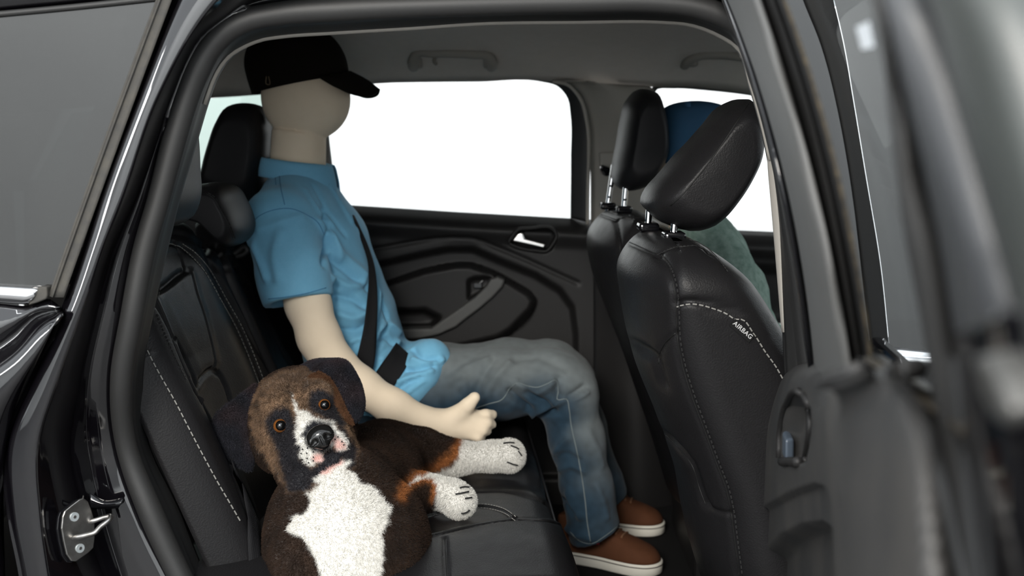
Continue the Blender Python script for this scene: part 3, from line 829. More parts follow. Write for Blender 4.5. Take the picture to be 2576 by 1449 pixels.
tube('glass_run_lip', [HI(x - 3, y, -0.004) for x, y in zip(RR, ys)][:-1], 0.0016, M['rubber_dust'], rdoor, n=60)
# belt seals along the bottom of the glass
bA = [(2168,912),(2193,925),(2230,962),(2290,1003),(2340,1040),(2400,1085),(2520,1170)]
bB = [(2178,896),(2205,908),(2250,940),(2300,975),(2345,1006),(2400,1046),(2520,1128)]
bC = [(2193,888),(2225,902),(2270,930),(2320,960),(2350,980),(2400,1010),(2520,1085)]
sheet('belt_seal', [hi(bA, 0.006), hi([(p[0]*.7+q[0]*.3, p[1]*.7+q[1]*.3) for p, q in zip(bA, bB)], 0.012), hi(bB, 0.0), hi(bB, -0.012)], M['rubber_dust'], rdoor, nu=40, nv=14)
sheet('belt_seal', [hi(bB, -0.014), hi([(p[0]*.5+q[0]*.5, p[1]*.5+q[1]*.5) for p, q in zip(bB, bC)], -0.012), hi(bC, -0.02), hi(bC, -0.03)], M['rubber_old'], rdoor, nu=40, nv=12)
tube('belt_bright_line', hi(bC, -0.02), 0.0011, M['chrome'], rdoor, n=40)
mk('window_glass', hi([(1950,-80),(1974,0),(2047,200),(2123,500),(2160,685),(2196,895),(2250,935),(2350,1005),(2480,1090),(2420,700),(2330,300),(2230,-80)], -0.014), [tuple(range(12))], M['door_glass'], rdoor, smooth=False)
mk('window_sticker', hi([(2153,68),(2187,53),(2200,118),(2168,125)], -0.0125), [(0, 1, 2, 3)], M['sticker'], rdoor, smooth=False)

# inner panel
yy = [905, 925, 970, 1030, 1120, 1230, 1330, 1449, 1620]
e0 = [(2165,898),(2050,908),(1962,962),(1933,1030),(1908,1120),(1895,1230),(1886,1330),(1884,1449),(1880,1620)]
e1 = [(2168,903),(2080,925),(2000,985),(1970,1045),(1950,1125),(1945,1232),(1940,1335),(1938,1449),(1936,1620)]
e2 = [(2172,908),(2110,950),(2060,1020),(2048,1060),(2052,1135),(2062,1238),(2075,1340),(2085,1449),(2096,1620)]
e3 = [(2176,912),(2125,955),(2085,1020),(2078,1062),(2084,1140),(2094,1240),(2105,1342),(2112,1449),(2124,1620)]
e4 = [(2182,917),(2165,968),(2160,1030),(2170,1080),(2182,1160),(2196,1260),(2206,1355),(2214,1449),(2230,1620)]
e5 = [(2186,920),(2225,972),(2270,1020),(2300,1080),(2320,1170),(2334,1270),(2345,1360),(2352,1449),(2370,1620)]
e6 = [(2190,924),(2250,975),(2330,1034),(2374,1072),(2392,1170),(2404,1270),(2416,1360),(2428,1449),(2446,1620)]
rails = [lo(e0, -0.05), lo(e0, -0.012), lo(e1, 0.016), lo(e2, 0.020), lo(e3, 0.034), lo(e4, 0.062), lo(e5, 0.055), lo(e6, 0.022), lo(e6, -0.03)]
V, Fc = sheetgeo(rails, 260, 220)
Fc = facing(V, Fc, CAM)
N_ = vnormals(V, Fc)
px, py = proj(V)
cup = [(1966,1150),(1968,1085),(1982,1020),(2000,995),(2018,996),(2032,1030),(2036,1068),(2028,1120),(2020,1160),(1978,1162)]
V = V - N_ * (0.022 * sstep(sd(px, py, cup), 8))[:, None]
low = [(1870,1300),(1890,1294),(1990,1240),(2050,1219),(2072,1226),(2086,1260),(2098,1449),(2105,1640),(1860,1640)]
V = V - N_ * (0.009 * sstep(sd(px, py, low), 4))[:, None]
pocket = [(1885,1460),(1910,1400),(1950,1350),(2000,1325),(2045,1318),(2070,1340),(2080,1449),(2086,1640),(1880,1640)]
V = V - N_ * (0.030 * sstep(sd(px, py, pocket), 10))[:, None]
o = mk('door_panel', V, Fc, M['plastic_dust'], rdoor); solid(o, 0.006)
T = bvh(V, Fc)
q, nq = hits(T, [(1962,1152),(1964,1085),(1980,1015),(2003,984),(2024,994),(2036,1030),(2040,1068),(2034,1120),(2026,1160)], lift=0.001)
tube('pull_cup_rim', q, 0.0045, M['plastic'], rdoor, n=60)
q2, n2 = hits(T, [(1972,1166),(1990,1168),(2012,1167)], lift=0.003)
if len(q2) > 1: tube('pull_cup_ledge', q2, 0.006, M['plastic'], rdoor, n=12)
c, nc = hits(T, [(1992,1118),(1993,1122),(1994,1126)], lift=0.006)
if len(c):
    t = unit(DD); V2, F2 = boxgeo(c[len(c)//2], np.array([t, nc[0], np.cross(t, nc[0])]), (0.021, 0.006, 0.017))
    bevel(mk('window_switch', V2, F2, M['switch'], rdoor, smooth=False), 0.004, 4)

# rear upright of the frame and the shut face, close to the lens
zs = [-60, 0, 300, 600, 800, 950, 1100, 1449, 1600]
k0 = [2186,2202,2240,2280,2318,2342,2358,2408,2430]
k1 = [2206,2222,2288,2362,2395,2415,2430,2470,2490]
k2 = [2268,2292,2380,2478,2530,2560,2585,2640,2665]
k3 = [2305,2335,2422,2508,2565,2600,2630,2700,2730]
k4 = [2480,2505,2600,2700,2760,2800,2840,2920,2950]
k5 = [2640,2680,2790,2880,2940,2980,3020,3100,3140]
def up(a, n):
    return [HI(x, y, n) if y < 1000 else HI(x, 1000 + (y - 1000), n) for x, y in zip(a, zs)]
sheet('frame_upright_gasket', [up(k0, -0.016), up(k0, 0.004), [(HI(a*.5+b*.5, y, 0.012)) for a, b, y in zip(k0, k1, zs)], up(k1, 0.002), up(k1, -0.01)], M['rubber'], rdoor, nu=40, nv=16)
zc = lambda a, n, y1: [HI(np.interp(y, zs, a), y, n) for y in np.linspace(-60, y1, 12)]
sheet('frame_upright', [zc(k1, -0.01, 900), zc(k1, 0.004, 900), zc([x*.8+z*.2 for x, z in zip(k1, k2)], 0.010, 890), zc([x*.4+z*.6 for x, z in zip(k1, k2)], 0.014, 870), zc(k2, 0.010, 860), zc(k2, -0.01, 860)], M['frame_refl'], rdoor, nu=40, nv=24)
sheet('frame_gap_seal', [up(k2, 0.006), up([x*.5+z*.5 for x, z in zip(k2, k3)], -0.004), up(k3, 0.006)], M['rubber'], rdoor, nu=40, nv=8)
sheet('frame_side', [up(k3, 0.0), up(k3, 0.010), up([x*.6+z*.4 for x, z in zip(k3, k4)], 0.018), up(k4, 0.012), up(k5, -0.01), up(k5, -0.04)], M['frame_side_refl'], rdoor, nu=40, nv=24)
wz = [840, 900, 1000, 1100, 1250, 1449, 1620]
wl_ = [np.interp(y, zs, k1) - 4 for y in wz]
sheet('shut_face', [[HI(x, y, 0.012) for x, y in zip(wl_, wz)], [HI(x + 60, y - 20, 0.022) for x, y in zip(wl_, wz)], [HI(x + 150, y - 60, 0.020) for x, y in zip(wl_, wz)], [HI(x + 420, y - 60, 0.0) for x, y in zip(wl_, wz)]], M['gloss'], rdoor, nu=40, nv=20)
# latch in the shut face
lp = [(2440,900),(2476,893),(2510,960),(2540,1040),(2535,1075),(2500,1065),(2470,1000)]
V, Fc = prismgeo([HI(a, b, 0.03) for a, b in lp], -DNU * 0.02)
bevel(mk('latch_plate', V, Fc, M['dark_steel'], rdoor, smooth=False), 0.003)
sheet('shut_face', [lo(e6, 0.0), lo([(p[0]+40, p[1]) for p in e6], -0.03), lo([(p[0]+160, p[1]+10) for p in e6], -0.05), lo([(p[0]+400, p[1]+40) for p in e6], -0.09)], M['rubber'], rdoor, nu=40, nv=16)
# outer skin, on the side turned away from us
V, Fc = boxgeo(HB + DD * 0.45 - DN * 0.11 + np.array([0, 0, -0.33]), np.array([DD, DN, [0, 0, 1]]), (0.44, 0.012, 0.32))
bevel(mk('door_skin', V, Fc, M['paint'], rdoor, smooth=False), 0.01)
# ------------------------------------------------------------------ leather helper: a padded surface with grooves, seams and stitches drawn on it
def groove(V, Fc, lines, depth=0.004, width=0.0035):
    N_ = vnormals(V, Fc)
    N_ *= np.sign(((CAM - V) * N_).sum(1))[:, None]
    T = bvh(V, Fc)
    D = np.zeros(len(V))
    for ln in lines:
        d, w, lp = depth, width, ln
        if isinstance(ln, dict): d, w, lp = ln['d'], ln['w'], ln['p']
        h = hits(T, lp)[0]
        if len(h) > 1:
            dist = polydist(V, h)
            D += d * np.exp(-(dist / w) ** 2)
    return V - N_ * D[:, None]
def stitches(T, lines, m, parent, lift=0.0, name='stitching', **kw):
    g = []
    for ln in lines:
        q, nq = hits(T, ln, lift=lift)
        if len(q) > 1: g += stitchgeo(q, nq, **kw)
    if g:
        V, Fc = join(g)
        return mk(name, V, Fc, m, parent, smooth=False, kind='stuff')
def seamline(T, lines, parent, r=0.0012, name='seam'):
    for ln in lines:
        q, nq = hits(T, ln, lift=-0.0004)
        if len(q) > 2: tube(name, q, r, M['seam'], parent, seg=6)

# ------------------------------------------------------------------ rear bench seat
bench = thing('bench_seat', 'black leather rear bench seat with pale stitching, dog and mannequin sitting on it', 'seat', tuple(PZ(1000, 1300, 0.45)))
# backrest: a reclined slab over y (across the car) and height
def back_x(y, z):
    t = (1.14 - z) / 0.42
    x = -0.622 + 0.170 * t
    # bolsters and hollows across the car
    x = x + 0.030 * np.exp(-((y - 0.235) / 0.065) ** 2)
    x = x + 0.012 * np.exp(-((y - 0.60) / 0.06) ** 2)
    x = x - 0.020 * np.exp(-((y - 0.39) / 0.12) ** 2) * np.clip(t * 2, 0, 1)
    x = x + 0.010 * np.exp(-((y - 0.80) / 0.05) ** 2)
    x = x - 0.012 * np.exp(-((y - 0.72) / 0.05) ** 2)
    x = x - 0.010 * np.exp(-((y - 1.1) / 0.18) ** 2)
    return x
ny_, nz_ = 480, 270
yv = np.linspace(0.165, 1.42, ny_)
sv = np.linspace(0, 1, nz_)
Yg, Sg = np.meshgrid(yv, sv)
def top_z(y):                                   # crest of the backrest
    z = 1.150 - 0.035 * np.exp(-((y - 0.13) / 0.05) ** 2)
    z = z - 0.070 * sstep(y - 0.70, 0.06) + 0.055 * sstep(y - 0.90, 0.05)
    return z
Zt = top_z(Yg)
# s 0..0.82 front face, then rolls over the crest
fr = np.clip(Sg / 0.82, 0, 1); ro = np.clip((Sg - 0.82) / 0.18, 0, 1)
R0 = 0.05
Zf = 0.56 + (Zt - R0 - 0.56) * fr
Xf = back_x(Yg, Zf)
ang = ro * math.pi * 0.75
Zg = np.where(ro > 0, Zt - R0 + R0 * np.sin(ang), Zf)
Xg = np.where(ro > 0, back_x(Yg, Zt - R0) - R0 * (1 - np.cos(ang)) * 0.95, Xf)
edge = np.clip((0.205 - Yg) / 0.04, 0, 1)      # near side wraps round
Xg = Xg - 0.06 * edge ** 2
V = np.stack([Xg, Yg, Zg], -1).reshape(-1, 3)
Fc = facing(V, gridfaces(ny_, nz_), CAM)
inset = [(387,736),(420,715),(462,682),(482,684),(487,697),(498,739),(512,780),(530,846),(540,890),(543,910),(534,933),(515,950),(498,975),(484,940),(470,910),(440,850),(415,800),(395,760)]
px, py = proj(V)
N_ = vnormals(V, Fc); N_ *= np.sign(((CAM - V) * N_).sum(1))[:, None]
V = V + N_ * (0.008 * sstep(sd(px, py, inset), 16))[:, None]
L_arc = [(400,612),(430,612),(450,617),(476,636),(512,674),(535,710),(555,747),(598,826),(625,888),(649,950),(690,1060)]
L_arc2 = [(456,614),(484,634),(520,674),(543,712),(563,749),(606,826),(633,888),(657,950),(698,1060)]
L_out = [(425,585),(450,588),(494,604),(520,640),(545,690),(585,760),(640,860),(692,950),(740,1050)]
L_mid = [(540,615),(560,640),(584,703),(620,780),(649,843),(692,932),(745,1040)]
L_far = [(585,655),(640,740),(700,860),(760,965)]
L_in1 = [(425,590),(440,610),(456,650),(465,680)]
L_in2 = [(340,765),(387,738),(462,681)]
L_bol = [(372,742),(395,765),(419,808),(445,872),(469,932),(500,1000),(534,1064),(560,1120),(585,1191),(608,1250),(630,1312),(645,1400),(652,1460)]
L_st = [(330,800),(360,858),(382,905),(405,948),(440,1010),(475,1078),(510,1145),(548,1215),(580,1270),(611,1324)]
L_hor = [(330,902),(352,897),(378,887)]
L_low = [(640,1180),(615,1300),(640,1290),(652,1225),(668,1190)]
L_up = [(505,955),(535,930),(545,935),(565,965),(580,1010)]
dd = lambda p, d, w: {'p': p, 'd': d, 'w': w}
V = groove(V, Fc, [dd(L_arc, .004, .004), dd(L_arc2, .003, .003), dd(L_out, .006, .008), dd(L_mid, .016, .010), dd(L_far, .008, .014), dd(L_in1, .003, .003), dd(L_in2, .006, .005), dd(L_bol, .006, .0055), dd(L_hor, .003, .003), dd(inset + [inset[0]], .004, .005), dd(L_up, .006, .006)])
# separate the three backrest sections where the bench splits
q = Fc
yc = V[q].mean(1)[:, 1]
tb = bvh(V, Fc)
for nm, a, b in (('backrest', -1, 0.705), ('backrest', 0.705, 0.93), ('backrest', 0.93, 9)):
    s_ = q[(yc >= a) & (yc < b)]
    u_, inv = np.unique(s_, return_inverse=True)
    o = mk(nm, V[u_], inv.reshape(-1, 4), M['leather'], bench)
    solid(o, 0.05)
stitches(tb, [[(p[0] - 3, p[1] + 2) for p in L_arc], [(p[0] + 3, p[1] - 1) for p in L_arc2]], M['thread'], bench, lift=0.0004, r=0.0007)
stitches(tb, [L_st], M['thread'], bench, name='bolster_stitching', lift=0.0003, dash=0.0075, gap=0.0035, r=0.0008)
seamline(tb, [[(387,742),(406,780),(432,848),(458,905),(478,950)]], bench)
stitches(tb, [[(395,790),(425,860),(455,925),(472,960)]], M['thread_dark'], bench, name='inset_stitching', dash=0.004, gap=0.002, r=0.001)

# headrests
def headrest(name, parent, prof, y0, y1, m, pxy, round_=0.05, bulge=0.06, nr=14, rear=0.0, rdir=(-1, 0)):
    """prof: side outline in pixels at depth pxy; swept from y0 to y1 with rounded ends"""
    p = crs(np.array([P(a, b, pxy) for a, b in prof]), 64, True)[:, [0, 2]]
    c = p.mean(0)
    secs = []
    w = (y1 - y0) / 2; ym = (y0 + y1) / 2
    th = np.concatenate([np.linspace(0, 1, nr) ** 0.7])
    us = np.unique(np.concatenate([-np.cos(np.linspace(0, math.pi, 40))]))
    for u in us:
        k = max(1 - abs(u) ** 4.2, 0) ** 0.5
        k = 0.62 + 0.38 * k if abs(u) < 0.9999 else 0.60
        k *= 1 + bulge * (1 - u * u) - bulge * 0.4
        s_ = c + (p - c) * k
        if rear:
            rd = np.array(rdir); w_ = np.clip(((p - c) @ rd) / 0.05 + 0.3, 0, 1)
            s_ = s_ + rd * (rear * w_ * max(1 - abs(u + 0.15) ** 3, 0))[:, None]
        secs.append(np.stack([s_[:, 0], np.full(len(s_), ym + u * w), s_[:, 1]], 1))
    V, Fc = loftgeo(secs)
    o = fixn(mk(name, V, Fc, m, parent))
    return o, V, Fc
def tri4(Fc): return [tuple(f) for f in Fc]
prof = [(330,330),(345,250),(380,200),(425,190),(450,230),(468,330),(474,430),(474,520),(462,548),(430,562),(380,560),(345,520)]
headrest('headrest', bench, [(p[0] + 6, p[1] + 0) for p in prof], 0.20, 0.46, M['leather_soft'], 0.36)
prof = [(470,480),(500,468),(545,466),(572,478),(592,510),(610,548),(616,585),(606,610),(588,620),(562,600),(520,560),(480,545)]
o, V, Fc = headrest('headrest', bench, [(p[0] - 10, p[1]) for p in prof], 0.60, 0.83, M['leather_soft'], 0.66)
T = bvh(V, Fc)
ml = [(520,487),(535,496),(552,523),(568,552),(580,580),(588,603)]
seamline(T, [ml], bench)
stitches(T, [[(p[0] + 4, p[1] - 1) for p in ml]], M['thread_dark'], bench, name='headrest_stitching', r=0.0008)
prof = [(505,470),(512,420),(528,360),(548,305),(572,270),(605,262),(640,270),(660,300),(664,380),(655,440),(640,490),(600,505),(550,490)]
headrest('headrest', bench, prof, 1.00, 1.22, M['leather_soft'], 1.06)
for yy_ in (1.06, 1.16):
    tube('headrest_post', [P(600, 500, yy_), P(606, 560, yy_)], 0.006, M['chrome'], bench)
# release loop beside the middle backrest
tube('release_loop', PR([(588,640,.86),(600,632,.86),(616,622,.86),(622,628,.86),(612,640,.86),(592,646,.86)]), 0.006, M['plastic'], bench, n=24)
# seat cushion
nx, ny = 190, 240
yv = np.linspace(0.05, 1.42, ny); sv = np.linspace(0, 1, nx)
Sg, Yg = np.meshgrid(sv, yv)
fe = np.interp(Yg, [0.05, 0.36, 1.11, 1.42], [0.106, 0.084, 0.0395, 0.03])   # front edge
z0 = 0.650
t = np.clip(Sg / 0.72, 0, 1); r = np.clip((Sg - 0.72) / 0.28, 0, 1)
Rr = 0.045
Xg = -0.52 + (fe - Rr + 0.52) * t + np.where(r > 0, Rr * np.sin(np.clip(r * 2, 0, 1) * math.pi / 2), 0) - np.where(r > 0.5, (r - 0.5) * 0.05, 0)
Zg = z0 - 0.012 * (1 - t) - np.where(r > 0, Rr * (1 - np.cos(np.clip(r * 2, 0, 1) * math.pi / 2)), 0) - np.where(r > 0.5, (r - 0.5) * 2 * 0.20, 0)
Zg = Zg - 0.012 * np.exp(-((Yg - 0.62) / 0.06) ** 2) + 0.010 * np.exp(-((Yg - 0.25) / 0.12) ** 2) - 0.05 * np.clip((0.09 - Yg) / 0.04, 0, 1) ** 2
V = np.stack([Xg, Yg, Zg], -1).reshape(-1, 3)
Fc = facing(V, gridfaces(nx, ny), CAM + np.array([0, 0, 2.0]))
px, py = proj(V)
padn = [(1000,1380),(1062,1355),(1130,1338),(1200,1322),(1290,1309),(1380,1312),(1417,1319),(1500,1460),(1480,1800),(900,1800)]
N_ = vnormals(V, Fc); N_ *= np.sign(((np.array([0, -1.0, 3.0]) - V) * N_).sum(1))[:, None]
V = V + N_ * (0.010 * sstep(sd(px, py, padn), 10))[:, None]
C1 = [(1000,1322),(1040,1309),(1110,1286),(1175,1275),(1235,1276),(1275,1289),(1298,1306)]
C2 = [(1100,1245),(1200,1236),(1290,1237),(1345,1250),(1385,1275)]
C3 = [(1000,1378),(1062,1353),(1130,1336),(1200,1320),(1290,1307),(1380,1311),(1415,1319)]
C4 = [(1118,1352),(1121,1400),(1124,1460)]
V = groove(V, Fc, [dd(C1, .005, .006), dd(C2, .008, .010), dd(C3, .004, .005), dd(C4, .004, .004)])
o = mk('seat_cushion', V, Fc, M['leather'], bench); solid(o, 0.03)
T = bvh(V, Fc)
stitches(T, [[(p[0], p[1] - 5) for p in C1], [(p[0] - 2, p[1] + 5) for p in C1]], M['thread'], bench, name='cushion_stitching', lift=0.0004, dash=0.004, gap=0.002, r=0.0006)
seamline(T, [C4, C3], bench, r=0.001)
fedge = np.stack([np.interp(np.linspace(0.06, 1.4, 60), [0.05, 0.36, 1.11, 1.42], [0.106, 0.084, 0.0395, 0.03]) - 0.003, np.linspace(0.06, 1.4, 60), np.full(60, z0 - 0.022)], 1)
tube('cushion_piping', fedge, 0.0025, M['leather_soft'], bench, seg=6)
V, Fc = boxgeo((-0.2, 0.74, 0.47), np.eye(3), (0.24, 0.66, 0.13))
bevel(mk('seat_base', V, Fc, M['carpet'], bench, smooth=False), 0.02)
# buckle strap beside the dog
ls = [(560,1090),(585,1170),(606,1240),(616,1290),(618,1340),(622,1400),(628,1470)]
rs = [(564,1088),(594,1166),(622,1236),(640,1288),(648,1340),(655,1400),(662,1470)]
a, _ = hits(tb, ls, lift=0.006); b, _ = hits(tb, rs, lift=0.006)
if len(a) > 3 and len(b) > 3:
    m_ = min(len(a), len(b))
    sheet('buckle_strap', [crs(a, 40), crs(b, 40)], M['webbing'], bench, nu=40, nv=4, thick=0.0015)
# ------------------------------------------------------------------ front seats (seen from behind)
def seat_back(y0, y1, zk, xr, xf, bul, n=48):
    """zk heights, xr rear x, xf front x: a lofted shell, rounded corners"""
    zs = np.linspace(zk[0], zk[-1], 110)
    XR = crs(np.stack([zk, xr], 1), 200); XF = crs(np.stack([zk, xf], 1), 200)
    XRz = np.interp(zs, XR[:, 0], XR[:, 1]); XFz = np.interp(zs, XF[:, 0], XF[:, 1])
    ym, w = (y0 + y1) / 2, (y1 - y0) / 2
    a = np.linspace(0, 2 * math.pi, n, endpoint=False)
    secs = []
    H_ = zs[-1]
    for z, r_, f_ in zip(zs, XRz, XFz):
        u = np.clip((H_ - z) / 0.075, 0, 1)
        k = math.sqrt(max(1 - (1 - u) ** 2, 0.0))      # dome at the crest
        kw = 0.60 + 0.40 * k ** 0.9
        kx = 0.35 + 0.65 * k
        c_, s_ = np.cos(a), np.sin(a)
        e = 0.42
        X = np.sign(c_) * np.abs(c_) ** e; Yv = np.sign(s_) * np.abs(s_) ** 0.5
        xm, hx = (r_ + f_) / 2, (f_ - r_) / 2
        yy_ = ym + Yv * w * kw
        xx = xm + X * hx * kx
        rear = np.clip(-X, 0, 1)
        xx = xx + rear * bul * (np.abs(Yv) ** 2.0)      # the back is arched across
        secs.append(np.stack([xx, yy_, np.full(n, z)], 1))
    return loftgeo(secs)
def refine(V, Fc, it=1):
    me = bpy.data.meshes.new('tmp'); me.from_pydata(np.asarray(V).tolist(), [], [list(map(int, f)) for f in Fc])
    bm = bmesh.new(); bm.from_mesh(me)
    for _ in range(it):
        bmesh.ops.subdivide_edges(bm, edges=bm.edges, cuts=1, use_grid_fill=True)
    bmesh.ops.recalc_face_normals(bm, faces=bm.faces)
    bm.to_mesh(me); bm.free()
    V = np.array([v.co for v in me.vertices]); Fc = [tuple(p.vertices) for p in me.polygons]
    bpy.data.meshes.remove(me)
    return V, Fc

fs = thing('bucket_seat', 'near front seat in black leather with AIRBAG tag and tilted head restraint', 'seat', (0.45, 0.41, 0.335), 'front seats')
zk = [0.50, 0.63, 0.73, 0.83, 0.93, 1.02, 1.085, 1.143]
xr = [0.345, 0.305, 0.285, 0.250, 0.210, 0.188, 0.180, 0.188]
xf = [0.62, 0.575, 0.545, 0.505, 0.470, 0.420, 0.375, 0.320]
V, Fc = seat_back(0.155, 0.665, zk, xr, xf, 0.05)
V, Fc = refine(V, Fc)
E = [(1655,641),(1676,668),(1690,705),(1698,760),(1700,808),(1702,850),(1713,912),(1738,995),(1767,1073),(1800,1164),(1825,1230),(1838,1292),(1845,1346),(1858,1449)]
T0 = [(1553,596),(1590,612),(1630,630),(1656,641)]
T1 = [(1656,641),(1690,625),(1725,620),(1765,622),(1785,640)]
T2 = [(1702,763),(1739,757),(1784,765),(1825,780),(1856,795)]
T3 = [(1700,838),(1675,860),(1660,885),(1657,915)]
SEW = [(1735,604),(1765,614),(1800,645),(1835,690)]
P1 = [(1611,1045),(1650,1060),(1662,1080),(1700,1120),(1740,1170),(1760,1230),(1775,1270)]
P2 = [(1775,1270),(1800,1285),(1838,1293)]
P3 = [(1545,840),(1560,850),(1600,870),(1645,900),(1665,960)]
FE = [(1860,803),(1896,841),(1925,886),(1951,922),(1970,956)]
V = groove(V, Fc, [dd(E, .006, .005), dd(T0, .005, .005), dd(T1, .003, .004), dd(T2, .007, .005), dd(T3, .004, .004), dd(P1, .012, .010), dd(P2, .004, .004), dd(P3, .010, .012)])
o = mk('backrest', V, Fc, M['leather'], fs)
T = bvh(V, Fc)
seamline(T, [[(p[0] + 2, p[1]) for p in E], T0, T1, T3, P1], fs, r=0.0013)
stitches(T, [[(p[0] + 11, p[1] + 1) for p in E]], M['thread_dark'], fs, dash=0.005, gap=0.0035, r=0.0008, lift=0.0004, name='back_seam_stitching')
stitches(T, [[(p[0], p[1] + 9) for p in T2] + FE], M['thread'], fs, dash=0.0065, gap=0.0032, r=0.0009, lift=0.0004, name='side_stitching')
stitches(T, [SEW, T1], M['thread_dark'], fs, dash=0.004, gap=0.002, r=0.0006, lift=0.0004, name='shoulder_stitching')
# AIRBAG tag sewn into the side seam
cor = [hits(T, [q_, (q_[0] + 1, q_[1])], lift=0.0014)[0] for q_ in ((1847,801),(1897,842),(1883,863),(1836,820))]
if all(len(q_) for q_ in cor):
    cor = [q_[0] for q_ in cor]
    t = unit(cor[1] - cor[0] + cor[2] - cor[3]); dn = unit(cor[3] - cor[0]); nn = unit(np.cross(t, dn))
    if nn @ (CAM - cor[0]) < 0: nn = -nn
    dn = np.cross(nn, t)
    if dn[2] > 0: dn = -dn
    Lh = np.linalg.norm(cor[1] - cor[0])
    ctr_t = sum(cor) / 4
    V2, F2 = boxgeo(ctr_t + nn * 0.0008, np.array([t, dn, nn]), (Lh / 2, 0.0068, 0.0010))
    tg = mk('airbag_tag', V2, F2, M['tag'], fs, smooth=False, label='black sewn tag reading AIRBAG')
    cu = bpy.data.curves.new('airbag_lettering', 'FONT'); cu.body = 'AIRBAG'; cu.size = 0.0098; cu.extrude = 0.0002; cu.offset = 0.0001
    cu.align_x = 'CENTER'; cu.align_y = 'CENTER'; cu.space_character = 1.08
    cu.materials.append(M['white'])
    tmp = bpy.data.objects.new('tmp_text', cu); COL.objects.link(tmp)
    bpy.context.view_layer.update()
    me = bpy.data.meshes.new_from_object(tmp.evaluated_get(bpy.context.evaluated_depsgraph_get()))
    bpy.data.objects.remove(tmp); 
    up_ = -dn
    c = ctr_t - dn * 0.0012 + nn * 0.0022
    TV = np.array([c + t * v.co[0] + up_ * v.co[1] + nn * v.co[2] for v in me.vertices])
    mk('lettering', TV, [tuple(p.vertices) for p in me.polygons], M['white'], tg, smooth=False)
    bpy.data.meshes.remove(me)
# head restraint
prof = [(1702,552),(1684,530),(1690,508),(1735,452),(1788,388),(1836,318),(1872,266),(1902,248),(1928,270),(1938,330),(1932,395),(1906,455),(1870,512),(1822,566),(1776,592),(1735,580)]
o, V, Fc = headrest('head_restraint', fs, prof, 0.285, 0.58, M['leather'], 0.30, bulge=0.05, rear=0.030, rdir=(-0.95, 0.25))
T = bvh(V, Fc)
hs = [(1688,517),(1720,486),(1752,448),(1790,400),(1830,342),(1860,296),(1882,262)]
seamline(T, [hs], fs, r=0.0013)
def post(parent, pts, r=0.006):
    return tube('restraint_post', pts, r, M['chrome'], parent, seg=12)
def guide(parent, c, w=0.024):
    V, Fc = join([boxgeo(c, np.eye(3), (0.018, w, 0.008))])
    o = bevel(mk('post_guide', V, Fc, M['gloss'], parent, smooth=False), 0.006, 4)
    return o
for (gx_, gy_, tx_, ty_, yy_) in ((1630,576,1634,516,0.48), (1694,600,1700,538,0.345)):
    g0_ = P(gx_, gy_, yy_); p1 = P(tx_, ty_, yy_)
    guide(fs, g0_ + np.array([0, 0, 0.004]))
    post(fs, [g0_ - np.array([0, 0, 0.03]), g0_, p1, p1 + (p1 - g0_) * 0.4])
V, Fc = boxgeo((0.66, 0.41, 0.62), np.eye(3), (0.26, 0.25, 0.09))
bevel(mk('seat_cushion', V, Fc, M['leather'], fs, smooth=False), 0.04, 5)
V, Fc = boxgeo((0.62, 0.41, 0.43), np.eye(3), (0.22, 0.20, 0.10))
bevel(mk('seat_base', V, Fc, M['plastic'], fs, smooth=False), 0.02)

fs2 = thing('bucket_seat', 'far front seat with upright head restraint on long chrome posts', 'seat', (0.45, 1.06, 0.335), 'front seats')
zk = [0.50, 0.63, 0.73, 0.83, 0.93, 1.02, 1.085, 1.142]
xr2 = [0.36, 0.32, 0.285, 0.250, 0.210, 0.178, 0.168, 0.178]
V, Fc = seat_back(0.80, 1.31, zk, xr2, [x + 0.0 for x in xf], 0.05)
V, Fc = refine(V, Fc)
U0 = [(1478,538),(1500,537),(1530,545),(1550,553)]
U1 = [(1550,553),(1556,580),(1560,640),(1560,720)]
U2 = [(1550,553),(1580,545),(1608,548)]
V = groove(V, Fc, [dd(U0, .004, .005), dd(U1, .005, .005), dd(U2, .003, .004)])
mk('backrest', V, Fc, M['leather'], fs2)
T = bvh(V, Fc)
seamline(T, [U0, U1, U2], fs2)
prof = [(1590,446),(1592,420),(1600,370),(1608,300),(1618,250),(1638,222),(1660,230),(1678,270),(1688,325),(1688,385),(1672,430),(1645,470),(1615,482)]
o, V, Fc = headrest('head_restraint', fs2, prof, 0.925, 1.22, M['leather_soft'], 0.94, bulge=0.05, rear=0.032, rdir=(-1.0, 0.0))
for (gx_, gy_, tx_, ty_, yy_) in ((1529,520,1539,450,1.125), (1569,529,1576,452,0.99)):
    g0_ = P(gx_, gy_, yy_); p1 = P(tx_, ty_, yy_)
    guide(fs2, g0_ + np.array([0, 0, 0.002]), 0.02)
    post(fs2, [g0_ - np.array([0, 0, 0.03]), g0_, p1, p1 + (p1 - g0_) * 0.5], 0.0062)
    for k_ in (0.35, 0.75):
        c = g0_ + (p1 - g0_) * k_
        tube('post_notch', [c - np.array([0.003, 0.007, 0]), c + np.array([0.003, -0.007, 0.0])], 0.0022, M['seam'], fs2)
V, Fc = boxgeo((0.66, 1.06, 0.62), np.eye(3), (0.26, 0.25, 0.09))
bevel(mk('seat_cushion', V, Fc, M['leather'], fs2, smooth=False), 0.04, 5)
V, Fc = boxgeo((0.62, 1.06, 0.43), np.eye(3), (0.22, 0.20, 0.10))
bevel(mk('seat_base', V, Fc, M['plastic'], fs2, smooth=False), 0.02)

